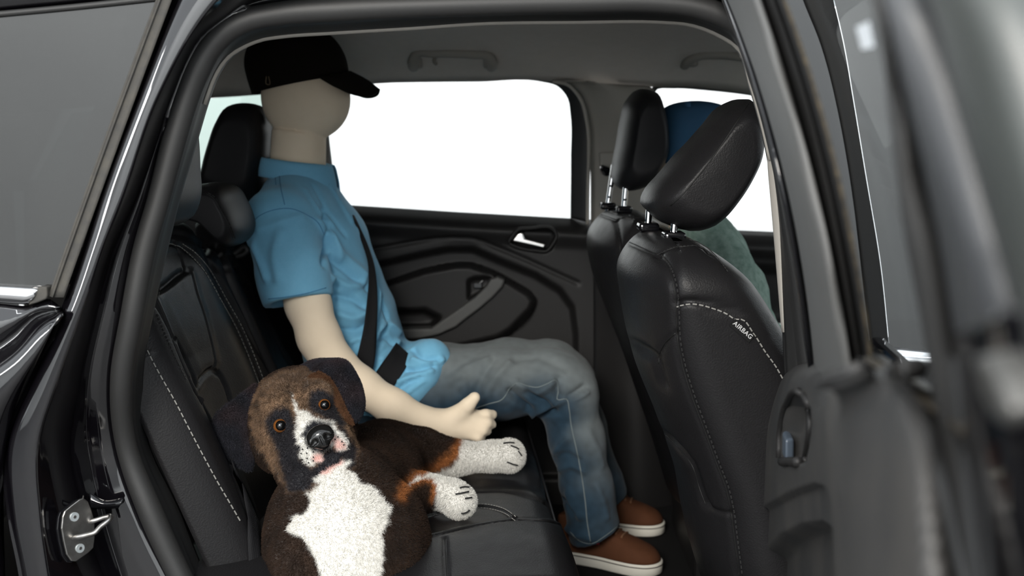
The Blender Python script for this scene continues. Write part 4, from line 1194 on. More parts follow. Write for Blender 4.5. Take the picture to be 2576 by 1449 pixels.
# ------------------------------------------------------------------ door striker on the jamb
sk = thing('door_striker', 'worn steel door striker with two zinc screws bolted to the black jamb', 'striker', tuple(P(195, 1340, 0.02)))
pl = [(210,1253),(222,1262),(231,1285),(238,1310),(239,1350),(236,1378),(222,1392),(192,1413),(180,1412),(168,1395),(160,1360),(155,1330),(158,1300),(163,1286),(180,1272),(200,1257)]
def skp(p, d):                                  # plate plane, turned towards the doorway
    a = P(205, 1335, 0.022); nrm = unit([0.75, -0.62, 0.05])
    return PPL(p[0], p[1], a + nrm * d, nrm)
nrm = unit([0.75, -0.62, 0.05])
V, Fc = prismgeo([skp(p, 0) for p in pl], -nrm * 0.005)
bevel(mk('striker_plate', V, Fc, M['steel'], sk, smooth=False), 0.0014, 3, 30)
V, Fc = prismgeo([skp((p[0] - 12, p[1] + 3), -0.007) for p in pl], -nrm * 0.005)
bevel(mk('backing_plate', V, Fc, M['gloss'], sk, smooth=False), 0.001, 2, 30)
lp_ = [skp((185,1352), -0.003), skp((188,1352), 0.004), skp((222,1345), 0.022), skp((238,1340), 0.028), skp((252,1326), 0.029), skp((276,1306), 0.030), skp((279,1300), 0.027), skp((262,1302), 0.016), skp((232,1312), 0.003), skp((226,1314), -0.003)]
tube('striker_loop', lp_, 0.0036, M['steel'], sk, seg=12, n=60)
for c in ((187,1300), (201,1379)):
    c0_ = skp(c, 0.0)
    s_ = tube('screw', [c0_ - nrm * 0.001, c0_ + nrm * 0.0016], 0.0064, M['zinc'], sk, seg=24, smooth=False)
    tube('screw_socket', [c0_ + nrm * 0.0010, c0_ + nrm * 0.0019], 0.0025, M['steel'], s_, seg=6, smooth=False)
# ------------------------------------------------------------------ cloth mannequin on the far rear seat
man = thing('mannequin', 'faceless cream cloth mannequin in blue polo shirt, jeans and dark cap, belted on rear seat', 'mannequin', tuple(PZ(1000, 1100, 0.69)))
f32 = lambda a: np.asarray(a, np.float32)
# body: head, neck and the near arm with its hand in one surface (the rest is under the clothes)
hc = P(768, 232, 1.08)
def body_f(p):
    d = ell(p, hc + np.array([0, 0, 0.002]), (0.0985, 0.078, 0.108))
    d = smin(d, ell(p, P(772, 262, 1.08), (0.093, 0.070, 0.078)), 0.02)
    nk = chain(p, [P(752, 335, 1.08), P(748, 440, 1.08)], [0.061, 0.064], 0.01)
    nk = smax(nk, (p[..., 2] - (P(750, 330, 1.08)[2] - (p[..., 0] - P(750, 330, 1.08)[0]) * 0.14)), 0.004)
    d = np.minimum(d, nk)
    tor = ellchain(p, [P(752, 470, 1.08), P(790, 600, 1.08), P(850, 800, 1.08), P(910, 960, 1.08)], [0.10, 0.145, 0.135, 0.14], [0.05, 0.085, 0.085, 0.09])
    d = smin(d, tor, 0.02)
    arm = chain(p, [P(735, 600, 0.90), P(775, 765, 0.845), P(803, 850, 0.825), P(842, 920, 0.81), P(905, 972, 0.805), P(990, 1024, 0.81), P(1080, 1064, 0.815), P(1120, 1072, 0.82)],
                [0.046, 0.0455, 0.043, 0.0425, 0.039, 0.035, 0.028, 0.027], 0.02)
    d = smin(d, arm, 0.02)
    palm = smin(chain(p, [P(1120, 1068, 0.82), P(1185, 1058, 0.825)], [0.026, 0.026], 0.01), chain(p, [P(1125, 1080, 0.815), P(1188, 1084, 0.818)], [0.022, 0.020], 0.01), 0.012)
    palm = smin(palm, cap(p, P(1120, 1060, 0.818), P(1165, 1038, 0.81), 0.022, 0.018), 0.012)
    d = smin(d, palm, 0.018)
    th = chain(p, [P(1140, 1048, 0.812), P(1176, 1020, 0.80), P(1194, 1000, 0.80)], [0.018, 0.0145, 0.0125], 0.008)
    d = smin(d, th, 0.010)
    fs_ = [([(1190,1050,.825),(1222,1044,.83),(1240,1043,.845)], [.0135,.0122,.0105]),
           ([(1190,1062,.815),(1224,1064,.815),(1238,1068,.83)], [.013,.0118,.010]),
           ([(1186,1078,.81),(1214,1082,.808),(1226,1086,.82)], [.0125,.0112,.0095]),
           ([(1180,1092,.81),(1202,1100,.805),(1212,1103,.815)], [.0115,.010,.0085])]
    for pts, rr in fs_:
        d = smin(d, chain(p, [P(*q) for q in pts], rr, 0.006), 0.003)
    return d
V1, Q1 = sdfgeo(body_f, P(640, 430, 1.0) * 0 + np.array([-0.66, 0.74, 0.61]), np.array([0.06, 1.26, 1.52]), 0.0042)
mk('body', V1, Q1, M['skin'], man)
TB = bvh(V1, Q1)
hs_ = [(742,205),(739,250),(740,300),(744,330)]
q, nq = hits(TB, hs_, lift=-0.0003); tube('head_seam', q, 0.0007, M['skin'], man, seg=6)
q, nq = hits(TB, [(694,320),(730,331),(770,337),(815,338)], lift=0.0); 

# polo shirt
def shirt_f(p):
    t = ellchain(p, [P(754, 508, 1.08), P(764, 560, 1.08), P(800, 620, 1.08), P(838, 710, 1.08), P(872, 800, 1.08), P(893, 880, 1.08), P(925, 975, 1.08)],
                 [0.115, 0.172, 0.172, 0.163, 0.160, 0.166, 0.178], [0.080, 0.108, 0.112, 0.106, 0.111, 0.112, 0.125], 0.02)
    sh = chain(p, [P(748, 503, 1.06), P(702, 562, 0.925)], [0.052, 0.073], 0.02)
    shf = chain(p, [P(750, 503, 1.10), P(760, 550, 1.24)], [0.052, 0.070], 0.02)
    t = smin(smin(t, sh, 0.05), shf, 0.05)
    a, b, c = P(702, 560, 0.915), P(738, 690, 0.868), P(757, 790, 0.84)
    ax = unit(P(762, 800, 0.84) - P(738, 660, 0.87))
    sl = chain(p, [a, b, c], [0.073, 0.0745, 0.074], 0.02)
    cut = (p - f32(P(754, 757, 0.85))) @ f32(ax)
    sl = smax(sl, cut, 0.003)
    hollow = cap(p, P(752, 770, 0.848), P(764, 850, 0.83), 0.058, 0.068)
    sl = smax(sl, -hollow, 0.003)
    d = smin(t, sl, 0.018)
    ncut = cap(p, P(756, 448, 1.08), P(758, 360, 1.08), 0.066, 0.070)
    d = smax(d, -ncut, 0.004)
    # hem bunched up on the lap
    lp_ = smin(cap(p, P(985, 985, 0.955), P(1084, 902, 0.955), 0.062, 0.045), cap(p, P(950, 960, 1.1), P(1068, 898, 1.08), 0.07, 0.042), 0.03)
    lp_ = smin(lp_, cap(p, P(1000, 1015, 0.93), P(1062, 942, 0.92), 0.040, 0.040), 0.02)
    d = smin(d, lp_, 0.022)
    return d
V2, Q2 = sdfgeo(shirt_f, np.array([-0.68, 0.72, 0.70]), np.array([-0.12, 1.42, 1.26]), 0.005)
N2 = vnormals(V2, Q2)
T2 = bvh(V2, Q2)
folds = [  # pixel line, height (+ raised), width
    ([(800,560),(835,600),(850,650)], .006, .012), ([(825,590),(860,640),(915,690)], .006, .014), ([(830,650),(880,690),(930,730)], -.006, .010),
    ([(835,700),(880,720),(915,715)], .006, .010), ([(845,745),(890,755),(915,770)], -.006, .010), ([(850,790),(890,800),(915,790)], .007, .011),
    ([(860,830),(900,830),(925,815)], -.006, .009), ([(880,860),(905,850),(920,850)], .006, .009), ([(940,840),(975,815),(1000,835)], .007, .010),
    ([(945,870),(975,850),(990,870)], -.006, .008), ([(890,900),(905,870),(912,845)], .005, .007), ([(960,905),(985,880),(1000,860)], .006, .008),
    ([(800,430),(850,500),(885,560)], .004, .007), ([(790,470),(830,540),(870,590)], -.003, .007), ([(770,480),(800,530),(840,570)], .003, .008),
    ([(815,530),(822,600),(815,660)], -.010, .010), ([(640,620),(655,660),(668,700)], .005, .010), ([(705,585),(690,640),(700,700)], .004, .014), ([(650,575),(700,560),(760,545)], .003, .012),
    ([(1040,880),(1060,900),(1100,905)], -.007, .008), ([(1040,905),(1075,915),(1112,905)], .006, .008), ([(1020,930),(1060,930),(1090,920)], -.007, .008),
    ([(1005,960),(1045,945),(1085,930)], .006, .008), ([(990,990),(1030,960),(1060,950)], -.005, .007), ([(1010,1000),(1040,975),(1065,955)], .004, .006),
    ([(900,960),(930,900),(945,850)], .005, .009), ([(935,700),(950,740),(945,790)], .006, .010), ([(960,760),(975,800),(965,840)], -.005, .010)]
D = np.zeros(len(V2))
for ln, hgt, w in folds:
    h = hits(T2, ln)[0]
    if len(h) > 1: D += 1.7 * hgt * np.exp(-(polydist(V2, h) / (w * 0.8)) ** 2)
D *= np.where(proj(V2)[0] > 1035, 0.85, 1.0)
D += 0.0022 * vnoise(V2, 16, 3.1) + 0.0008 * vnoise(V2, 38, 7.7)
V2 = V2 + N2 * D[:, None]
mk('shirt', V2, Q2, M['shirt'], man)
TS = bvh(V2, Q2)
M['shirt_dark'] = mat('blue_seam', (0.06, 0.19, 0.34), 0.9, spec=0.1)
for ln in ([(625,575),(650,545),(690,528),(730,525),(770,540),(800,560),(815,590)], [(676,752),(720,747),(770,738),(820,724)], [(702,430),(706,470),(716,515)], [(692,430),(694,465)]):
    q, nq = hits(TS, ln, lift=0.0003)
    if len(q) > 2: tube('shirt_seam', q, 0.0009, M['shirt_dark'], man, seg=6)
# collar
cc = P(752, 436, 1.08)
ang = np.linspace(math.radians(14), math.radians(346), 70)      # open at the front (+x)
fr = (np.cos(ang) + 1) / 2                                     # 1 at the front, 0 at the nape
rt = np.stack([cc[0] - 0.004 + 0.074 * np.cos(ang), cc[1] + 0.070 * np.sin(ang), cc[2] + 0.036 - 0.020 * fr], 1)
rf = rt + np.stack([0.006 * np.cos(ang), 0.006 * np.sin(ang), 0.003 + 0 * ang], 1)
dr = 0.040 + 0.022 * fr ** 3
rb = np.stack([cc[0] + 0.000 + 0.093 * np.cos(ang), cc[1] + 0.092 * np.sin(ang), cc[2] + 0.036 - 0.020 * fr - dr], 1)
ri = rt + np.array([0, 0, -0.03])
o = sheet('collar', [ri, rt, rf, rf * 0.5 + rb * 0.5 + np.stack([0.005 * np.cos(ang), 0.005 * np.sin(ang), 0 * ang], 1), rb], M['shirt'], man, nu=90, nv=16, thick=0.003)
bc = P(814, 427, 1.02)
tube('collar_button', [P(813, 428, 1.055), P(816, 428, 1.055) + np.array([0.004, -0.003, 0])], 0.0055, M['shirt_dark'], man, seg=14)

# jeans
def jeans_f(p):
    d = chain(p, [P(955, 985, 1.0), P(1080, 968, 0.985), P(1250, 966, 0.965), P(1385, 958, 0.96), P(1425, 985, 0.958), P(1452, 1110, 0.955), P(1478, 1230, 0.95), P(1496, 1338, 0.95)],
              [0.085, 0.080, 0.0765, 0.068, 0.064, 0.0575, 0.0545, 0.0600], 0.03)
    fr_ = chain(p, [P(965, 960, 1.17), P(1100, 950, 1.18), P(1280, 932, 1.195), P(1385, 930, 1.20), P(1425, 960, 1.20), P(1462, 1080, 1.20), P(1505, 1215, 1.20), P(1522, 1262, 1.2)],
                [0.085, 0.078, 0.073, 0.068, 0.064, 0.057, 0.055, 0.057], 0.03)
    d = smin(d, fr_, 0.003)
    d = smin(d, ell(p, P(930, 985, 1.08), (0.12, 0.17, 0.10)), 0.03)
    for c, ax, n in ((P(1495, 1348, 0.95), P(1496, 1338, 0.95) - P(1478, 1230, 0.95), 0), (P(1524, 1272, 1.2), P(1522, 1262, 1.2) - P(1505, 1215, 1.2), 1)):
        ax = unit(unit(ax) + np.array([0.28, 0, 0]))
        near_ = np.linalg.norm(p - f32(c), axis=-1) - 0.13
        d = smax(d, np.minimum((p - f32(c)) @ f32(ax), 1.0) + np.maximum(near_, 0) * -5, 0.004)
    return d
V3, Q3 = sdfgeo(jeans_f, np.array([-0.42, 0.84, 0.33]), np.array([0.34, 1.32, 0.92]), 0.0052)
N3 = vnormals(V3, Q3); T3 = bvh(V3, Q3)
seam_in = [(1195,1028),(1230,1016),(1262,1006),(1285,975),(1303,963),(1325,970),(1352,974),(1375,966),(1398,956),(1404,985),(1402,1005),(1425,1004),(1432,1030),(1436,1065),(1448,1120),(1462,1190),(1472,1260),(1478,1320),(1486,1366)]
jf = [([(1300,965),(1350,985),(1400,960)], .008, .010), ([(1285,985),(1310,1010),(1330,1030)], -.010, .009), ([(1330,985),(1360,1010),(1385,1020)], -.010, .009),
      ([(1340,1040),(1375,1025),(1415,1005)], .009, .009), ([(1330,1055),(1365,1040),(1395,1035)], -.009, .008), ([(1405,955),(1402,990),(1415,1006),(1450,990),(1470,975)], -.009, .010),
      ([(1420,1010),(1450,1000),(1475,985)], .006, .008), ([(1195,985),(1215,945),(1240,905)], -.005, .010), ([(1220,1000),(1245,955),(1280,915)], .005, .010),
      ([(1130,960),(1170,930),(1230,905)], .004, .012), ([(1090,960),(1110,935)], -.005, .010), ([(1165,960),(1175,1000)], -.004, .009),
      ([(1395,1150),(1425,1145),(1455,1160)], -.005, .010), ([(1410,1180),(1440,1170),(1470,1185)], .005, .010), ([(1398,1240),(1425,1270),(1440,1290)], -.008, .011),
      ([(1430,1240),(1445,1280),(1460,1300)], .006, .010), ([(1500,1220),(1515,1260),(1525,1300)], .005, .010), ([(1420,1320),(1450,1345),(1480,1352)], .006, .009),
      ([(1430,1100),(1410,1120),(1395,1145)], .005, .010), ([(1480,1090),(1500,1130),(1512,1170)], .004, .012), ([(1300,905),(1360,900),(1420,925)], -.003, .012)]
D = np.zeros(len(V3))
for ln, hgt, w in jf:
    h = hits(T3, ln)[0]
    if len(h) > 1: D += 1.6 * hgt * np.exp(-(polydist(V3, h) / (w * 0.85)) ** 2)
D += 0.0025 * vnoise(V3, 18, 1.3) + 0.0012 * vnoise(V3, 40, 2.3)
V3 = V3 + N3 * D[:, None]
# worn wash, and light from above put into the colour of up-facing cloth
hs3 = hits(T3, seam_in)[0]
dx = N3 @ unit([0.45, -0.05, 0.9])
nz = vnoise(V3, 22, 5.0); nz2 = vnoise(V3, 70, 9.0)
lit_fade = np.clip(sstep(dx - 0.20 + 0.18 * nz, 0.55), 0, 1) * np.clip((V3[:, 2] - 0.47) / 0.22, 0.12, 1)
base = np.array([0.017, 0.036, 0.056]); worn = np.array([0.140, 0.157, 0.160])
c3 = base[None] * (1 + 0.35 * nz2[:, None]) * (1 - lit_fade[:, None]) + worn[None] * (1 + 0.15 * nz2[:, None]) * lit_fade[:, None]
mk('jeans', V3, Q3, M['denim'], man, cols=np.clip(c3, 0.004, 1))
T3 = bvh(V3, Q3)
q, nq = hits(T3, seam_in, lift=-0.0004)
if len(q) > 3: tube('inner_leg_seam', q, 0.0016, M['denim_seam'], man, seg=6)
q, nq = hits(T3, [(1434,1338),(1460,1362),(1486,1368),(1520,1350),(1556,1322)], lift=-0.0004)
if len(q) > 3: tube('hem_seam', q, 0.0012, M['denim_seam'], man, seg=6)

# shoes
M['lace'] = mat('brown_lace', (0.12, 0.055, 0.025), 0.9)
def shoe(y, px, toe_up, labels):
    """px: (heel x, toe x, sole bottom py at heel, at toe)"""
    zb = 0.345
    h = PZ(px[0], px[2], zb); t = PZ(px[1], px[3], zb)
    Ld = t - h; L_ = np.linalg.norm(Ld); ax = Ld / L_; sd_ = np.array([-ax[1], ax[0], 0])
    pr = [(0.0, .030), (.03, .036), (.25, .036), (.45, .037), (.65, .044), (.8, .045), (.92, .036), (.985, .018), (1.0, .004)]
    out = crs(np.array([(a * L_, w) for a, w in pr]), 40)
    ring = np.vstack([np.stack([out[:, 0], out[:, 1]], 1), np.stack([out[::-1, 0], -out[::-1, 1]], 1)])
    W = lambda a, b, z: h + np.outer(a, ax) + np.outer(b, sd_) + np.array([0, 0, 1.0]) * np.asarray(z)[:, None]
    z = np.zeros(len(ring))
    S = []
    for zz, k in ((0.0, .96), (.003, 1.0), (.026, 1.0), (.028, .98)):
        c = ring.copy(); c[:, 1] *= k; c[:, 0] = (c[:, 0] - L_ / 2) * (1 - (1 - k)) + L_ / 2
        S.append(W(c[:, 0], c[:, 1], z + zz))
    V, Fc = loftgeo(S)
    up_ = part('shoe', man)
    fixn(mk('sole', V, Fc, M['sole'], up_))
    # a dark foxing line round the sole
    c = ring * np.array([1, 1.0]); c[:, 1] *= 1.012
    line = W((c[:, 0] - L_ / 2) * 1.004 + L_ / 2, c[:, 1], z + 0.0215)
    tube('sole_stripe', np.vstack([line, line[:1]]), 0.0011, M['sole_line'], up_, seg=6)
    # upper
    S = []
    for zz, k, xa, xb in ((.027, .97, .01, .985), (.036, .95, .005, .975), (.050, .86, .0, .93), (.062, .72, .0, .83), (.074, .62, .0, .68), (.086, .56, .0, .55), (.097, .54, .0, .45), (.105, .52, .01, .40), (.107, .44, .03, .38)):
        c = ring.copy(); c[:, 0] = (xa + (c[:, 0] / L_) * (xb - xa)) * L_; c[:, 1] *= k
        S.append(W(c[:, 0], c[:, 1], z + zz))
    S = np.array(S)
    S = np.stack([crs(S[:, j], 24) for j in range(S.shape[1])], 1)
    V, Fc = loftgeo(S)
    fixn(mk('upper', V, Fc, M['shoe'], up_))
    tu = bvh(V, Fc)
    def ontop(a, b):                            # a point of the upper: along the sole, across it
        o_ = h + ax * a * L_ + sd_ * b + np.array([0, 0, 0.25])
        q_ = tu.ray_cast(Vector(o_), Vector((0, 0, -1)))[0]
        return np.array(q_) if q_ is not None else None
    for i, a in enumerate((.46, .52, .58, .64)):
        pts = [ontop(a, w_) for w_ in np.linspace(-.019, .019, 9)]
        pts = [q_ + np.array([0, 0, 0.001]) for q_ in pts if q_ is not None]
        if len(pts) > 3: tube('lace', np.array(pts), 0.0026, M['lace'], up_, seg=6)
    if labels:
        q_ = tu.ray_cast(Vector(h + ax * 0.40 * L_ - sd_ * 0.2 + np.array([0, 0, 0.058])), Vector(sd_))
        if q_[0] is not None:
            nq_ = np.array(q_[1]); nq_ = -nq_ if nq_ @ sd_ > 0 else nq_
            V2, F2 = boxgeo(np.array(q_[0]) + nq_ * 0.0008, np.array([ax, nq_, np.cross(ax, nq_)]), (0.011, 0.0012, 0.0042))
            mk('red_tab', V2, F2, M['red_tab'], up_, smooth=False)
    return h, ax, L_, up_
shoe(0.945, (1410, 1664, 1398, 1444), 0, True)
shoe(1.20, (1440, 1672, 1322, 1340), 0, None)

# dark cap
cp = part('cap', man, 'very dark brown baseball cap')
tl_ = math.radians(11)
cax = np.array([[math.cos(tl_), 0, math.sin(tl_)], [0, 1, 0], [-math.sin(tl_), 0, math.cos(tl_)]])   # back of the cap lower
ctr_ = P(752, 178, 1.08)
def W(a, b, z): return ctr_ + np.stack([a, b, z], -1) @ cax
th = np.linspace(0, 2 * math.pi, 72, endpoint=False)
S = []
for f_, k in ((-.032, 1.0), (-.015, 1.015), (0.01, 1.02), (.034, .99), (.056, .91), (.074, .79), (.087, .62), (.095, .40), (.098, .14)):
    S.append(W(0.111 * k * np.cos(th) - 0.003 - 0.012 * max(f_, 0) / .1, 0.088 * k * np.sin(th), f_ + 0 * th))
S = np.array(S); S = np.stack([crs(S[:, j], 30) for j in range(S.shape[1])], 1)
V, Fc = loftgeo(S, cap=False)
crown = fixn(mk('cap_crown', V, Fc, M['cap_dark'], cp)); solid(crown, 0.003)
bth = np.linspace(-1.25, 1.25, 50)
mir = lambda q: np.array([q[0], 2 * 1.08 - q[1], q[2]])
bA_ = [P(797,192,.995), P(838,186,1.005), P(868,181,1.035), P(882,178,1.08)]
bB_ = [P(797,193,.995), P(846,221,.992), P(905,241,1.015), P(943,237,1.048), P(956,224,1.08)]
bM_ = [P(797,191,.995), P(842,196,.99), P(885,205,1.02), P(912,203,1.05), P(921,198,1.08)]
fullb = lambda r: r + [mir(q) for q in r[::-1][1:]]
sheet('cap_brim', [fullb(bA_), fullb(bM_), fullb(bB_)], M['cap_dark'], cp, nu=80, nv=18, thick=0.003)
tube('cap_button', [W(np.array(-.003), np.array(0.), np.array(.097)), W(np.array(-.003), np.array(0.), np.array(.101))], 0.006, M['cap_dark'], cp, seg=12)
tube('cap_buckle', PR([(670,192,1.0),(671,212,1.0),(677,213,1.0),(676,192,1.0)]), 0.0012, M['brass'], cp, n=20)

# ------------------------------------------------------------------ seat belt across the mannequin
belt = thing('seat_belt', 'black webbing seat belt over the blue shirt of the rear mannequin', 'seat belt', tuple(P(930, 1000, 0.9)))
VV, QQ = join([(V2, [tuple(q) for q in Q2]), (V3, [tuple(q) for q in Q3])])
TX = bvh(VV, QQ)
def strap(name, La, Lb, lift=0.008, nn=60):
    a = crs(np.array(La, float), nn); b = crs(np.array(Lb, float), nn)
    rows = []
    nrow = 7
    for k in range(nrow):
        t = k / (nrow - 1); row = []
        pr_ = None
        for (p, q) in zip(a, b):
            m_ = p * (1 - t) + q * t
            d_ = ray(m_[0], m_[1]); h_ = TX.ray_cast(Vector(CAM), Vector(d_))
            if h_[0] is not None:
                n_ = np.array(h_[1]);  n_ = -n_ if n_ @ d_ > 0 else n_
                row.append(np.array(h_[0]) + n_ * lift)
            else: row.append(None)
        rows.append(row)
    # the webbing bridges the folds: nearest depth along the strap, smoothed
    Y = np.array([[r_[1] if r_ is not None else np.nan for r_ in row] for row in rows])
    for i in range(nn):
        g_ = Y[:, i][~np.isnan(Y[:, i])]
        Y[np.isnan(Y[:, i]), i] = g_.mean() if len(g_) else (Y[0, i - 1] if i else 1.0)
    w_ = 5
    Ym = np.stack([Y[:, max(0, i - w_):i + w_ + 1].min(1) for i in range(nn)], 1)
    Ym = 0.5 * Ym + 0.5 * Ym.mean(0)[None]
    for _ in range(25):
        Ym[:, 1:-1] = 0.5 * Ym[:, 1:-1] + 0.25 * (Ym[:, :-2] + Ym[:, 2:])
    G = np.array([[P(*(a[i] * (1 - k / (nrow - 1)) + b[i] * k / (nrow - 1)), Ym[k, i]) for i in range(nn)] for k in range(nrow)])
    V = G.reshape(-1, 3); Fc = facing(V, gridfaces(nn, nrow), CAM)
    o = mk(name, V, Fc, M['webbing'], belt); solid(o, 0.0016)
strap('shoulder_strap', [(888,540),(896,570),(915,620),(926,660),(928,700),(924,760),(914,830),(900,890),(884,950),(870,1000)], [(892,542),(906,572),(928,622),(941,662),(947,700),(950,760),(948,830),(944,900),(932,960),(925,1020)])
strap('lap_strap', [(998,862),(984,882),(962,912),(940,945),(918,985),(905,1020)], [(1037,898),(1026,916),(1008,945),(986,978),(968,1012),(955,1050)], lift=0.013)

# ------------------------------------------------------------------ driver mannequin beyond the front seats
drv = thing('mannequin', 'driver mannequin in heathered green shirt and blue cap behind the front head restraints', 'mannequin', (0.47, 1.06, 0.70))
def drv_f(p):
    t = ellchain(p, [P(1745, 545, 1.06), P(1770, 640, 1.06), P(1810, 740, 1.06), P(1850, 840, 1.06), P(1870, 900, 1.06)], [0.08, 0.17, 0.17, 0.16, 0.17], [0.055, 0.088, 0.100, 0.09, 0.08], 0.02)
    t = smin(t, chain(p, [P(1770, 600, 0.93), P(1822, 690, 0.885), P(1850, 770, 0.87)], [0.065, 0.06, 0.056], 0.02), 0.04)
    t = smin(t, chain(p, [P(1880, 900, 0.95), P(1980, 905, 0.95), P(2080, 880, 0.94)], [0.07, 0.065, 0.06], 0.02), 0.03)
    return t
V, Q = sdfgeo(drv_f, np.array([0.26, 0.78, 0.70]), np.array([0.80, 1.27, 1.25]), 0.007)
N_ = vnormals(V, Q); V = V + N_ * (0.004 * vnoise(V, 20, 4.4) + 0.002 * vnoise(V, 45, 1.4))[:, None]
mk('shirt', V, Q, M['green'], drv)
def dh_f(p):
    d = ell(p, P(1750, 388, 1.06), (0.088, 0.072, 0.108))
    return smin(d, cap(p, P(1752, 450, 1.06), P(1745, 560, 1.06), 0.055, 0.058), 0.015)
V, Q = sdfgeo(dh_f, np.array([0.28, 0.95, 1.08]), np.array([0.58, 1.17, 1.42]), 0.007)
mk('head', V, Q, M['skin'], drv)
dc = part('cap', drv, 'blue cotton cap')
ctr2 = P(1748, 348, 1.06)
S = []
for f_, k in ((-.055, 1.0), (-.03, 1.01), (0.0, 1.0), (.025, .95), (.045, .86), (.062, .72), (.074, .54), (.080, .34), (.083, .12)):
    S.append(ctr2 + np.stack([0.108 * k * np.cos(th), 0.090 * k * np.sin(th), f_ + 0 * th], -1))
S = np.array(S); S = np.stack([crs(S[:, j], 26) for j in range(S.shape[1])], 1)
V, Fc = loftgeo(S, cap=False)
solid(fixn(mk('cap_crown', V, Fc, M['cap_blue'], dc)), 0.003)
tube('cap_button', [P(1730, 270, 1.0), P(1730, 256, 1.0)], 0.007, M['cap_blue'], dc, seg=12)
tb_ = bth * 0.8 + math.radians(95)
bi = ctr2 + np.stack([0.104 * np.cos(tb_), 0.088 * np.sin(tb_), -0.052 + 0 * bth], -1)
bo = ctr2 + np.stack([0.150 * np.cos(tb_), 0.160 * np.sin(tb_), -0.070 - 0.02 * np.abs(bth)], -1)
sheet('cap_brim', [bi, bo], M['cap_blue'], dc, nu=40, nv=6, thick=0.003)
# ------------------------------------------------------------------ plush boxer dog
dog = thing('plush_dog', 'plush boxer dog with white chest and floppy black ears sitting on the leather bench', 'toy', tuple(P(880, 1420, 0.22)))
def dog_f(p):
    # chest, shoulders, neck
    d = chain(p, [P(838, 1205, .29), P(858, 1268, .235), P(874, 1360, .195), P(878, 1450, .19), P(880, 1500, .20)], [.062, .086, .107, .114, .112], 0.03)
    d = smin(d, ell(p, P(735, 1390, .24), (.045, .06, .11)), 0.03)
    d = smin(d, ell(p, P(1010, 1400, .24), (.045, .06, .11)), 0.03)
    # back, hip and the leg lying along the seat
    d = smin(d, chain(p, [P(880, 1240, .34), P(930, 1200, .50), P(965, 1178, .64)], [.085, .087, .090], 0.03), 0.03)
    d = smin(d, chain(p, [P(965, 1150, .64), P(1060, 1142, .66), P(1130, 1152, .665), P(1165, 1152, .665)], [.066, .046, .033, .030], 0.02), 0.02)
    d = smin(d, chain(p, [P(1165, 1152, .665), P(1235, 1148, .66), P(1278, 1146, .655)], [.0275, .0275, .0305], 0.01), 0.008)
    d = smin(d, ell(p, P(1283, 1147, .653), (.0275, .0285, .0305)), 0.008)
    # fore paw
    d = smin(d, chain(p, [P(1000, 1250, .44), P(1055, 1240, .41), P(1100, 1238, .395)], [.042, .031, .026], 0.02), 0.02)
    d = smin(d, chain(p, [P(1100, 1238, .395), P(1140, 1250, .38), P(1155, 1262, .375)], [.025, .027, .029], 0.01), 0.008)
    # head
    h = ell(p, P(750, 1042, .34), (.081, .082, .078))
    h = smin(h, ell(p, P(700, 1105, .315), (.042, .05, .055)), 0.03)
    h = smin(h, ell(p, P(835, 1080, .31), (.038, .05, .05)), 0.03)
    h = smin(h, chain(p, [P(772, 1062, .30), P(795, 1100, .235)], [.052, .036], 0.02), 0.03)
    h = smin(h, ell(p, P(778, 1135, .228), (.027, .027, .026)), 0.014)
    h = smin(h, ell(p, P(848, 1105, .238), (.020, .026, .027)), 0.014)
    h = smin(h, ell(p, P(742, 1172, .262), (.033, .034, .040)), 0.022)
    h = smin(h, ell(p, P(872, 1140, .262), (.017, .03, .026)), 0.018)
    h = smin(h, ell(p, P(836, 1178, .208), (.030, .026, .016), np.array([[.89, 0, .45], [0, 1, 0], [-.45, 0, .89]])), 0.010)
    h = smax(h, -ell(p, P(832, 1222, .19), (.050, .04, .014), np.array([[.95, 0, .3], [0, 1, 0], [-.3, 0, .95]])), 0.012)
    # brows and the hollow between the eyes
    h = smin(h, ell(p, P(700, 1030, .285), (.028, .02, .020)), 0.02)
    h = smin(h, ell(p, P(806, 985, .285), (.026, .02, .018)), 0.02)
    h = smax(h, -cap(p, P(822, 1145, .212), P(826, 1168, .214), 0.006, 0.008), 0.012)
    h = smax(h, -cap(p, P(790, 1198, .212), P(878, 1152, .222), 0.005, 0.005), 0.012)
    d = smin(d, h, 0.006)
    return d
Vd, Qd = sdfgeo(dog_f, np.array([-0.44, 0.03, 0.56]), np.array([0.06, 0.82, 1.06]), 0.0042)
Nd = vnormals(Vd, Qd)
px, py = proj(Vd)
nzA = vnoise(Vd, 60, 2.0); nzB = vnoise(Vd, 150, 6.0); nzC = vnoise(Vd, 25, 8.0)
nzE = vnoise(Vd, 320, 21.0)
jx = px + 5 * nzA + 5 * nzB + 3 * nzE; jy = py + 5 * vnoise(Vd, 60, 12.0) + 5 * vnoise(Vd, 150, 15.0) + 3 * nzE
def col(n, c): return np.repeat(np.array([c], float), n, 0)
def blend(c, w, tgt):
    w = np.clip(w, 0, 1)[:, None]
    return c * (1 - w) + np.array(tgt)[None] * w
DARK = (0.018, 0.0095, 0.0055); TAN = (0.150, 0.092, 0.055); BLACK = (0.010, 0.0105, 0.014); WHITE = (0.63, 0.615, 0.575); PINK = (0.78, 0.47, 0.42); ORANGE = (0.24, 0.085, 0.025)
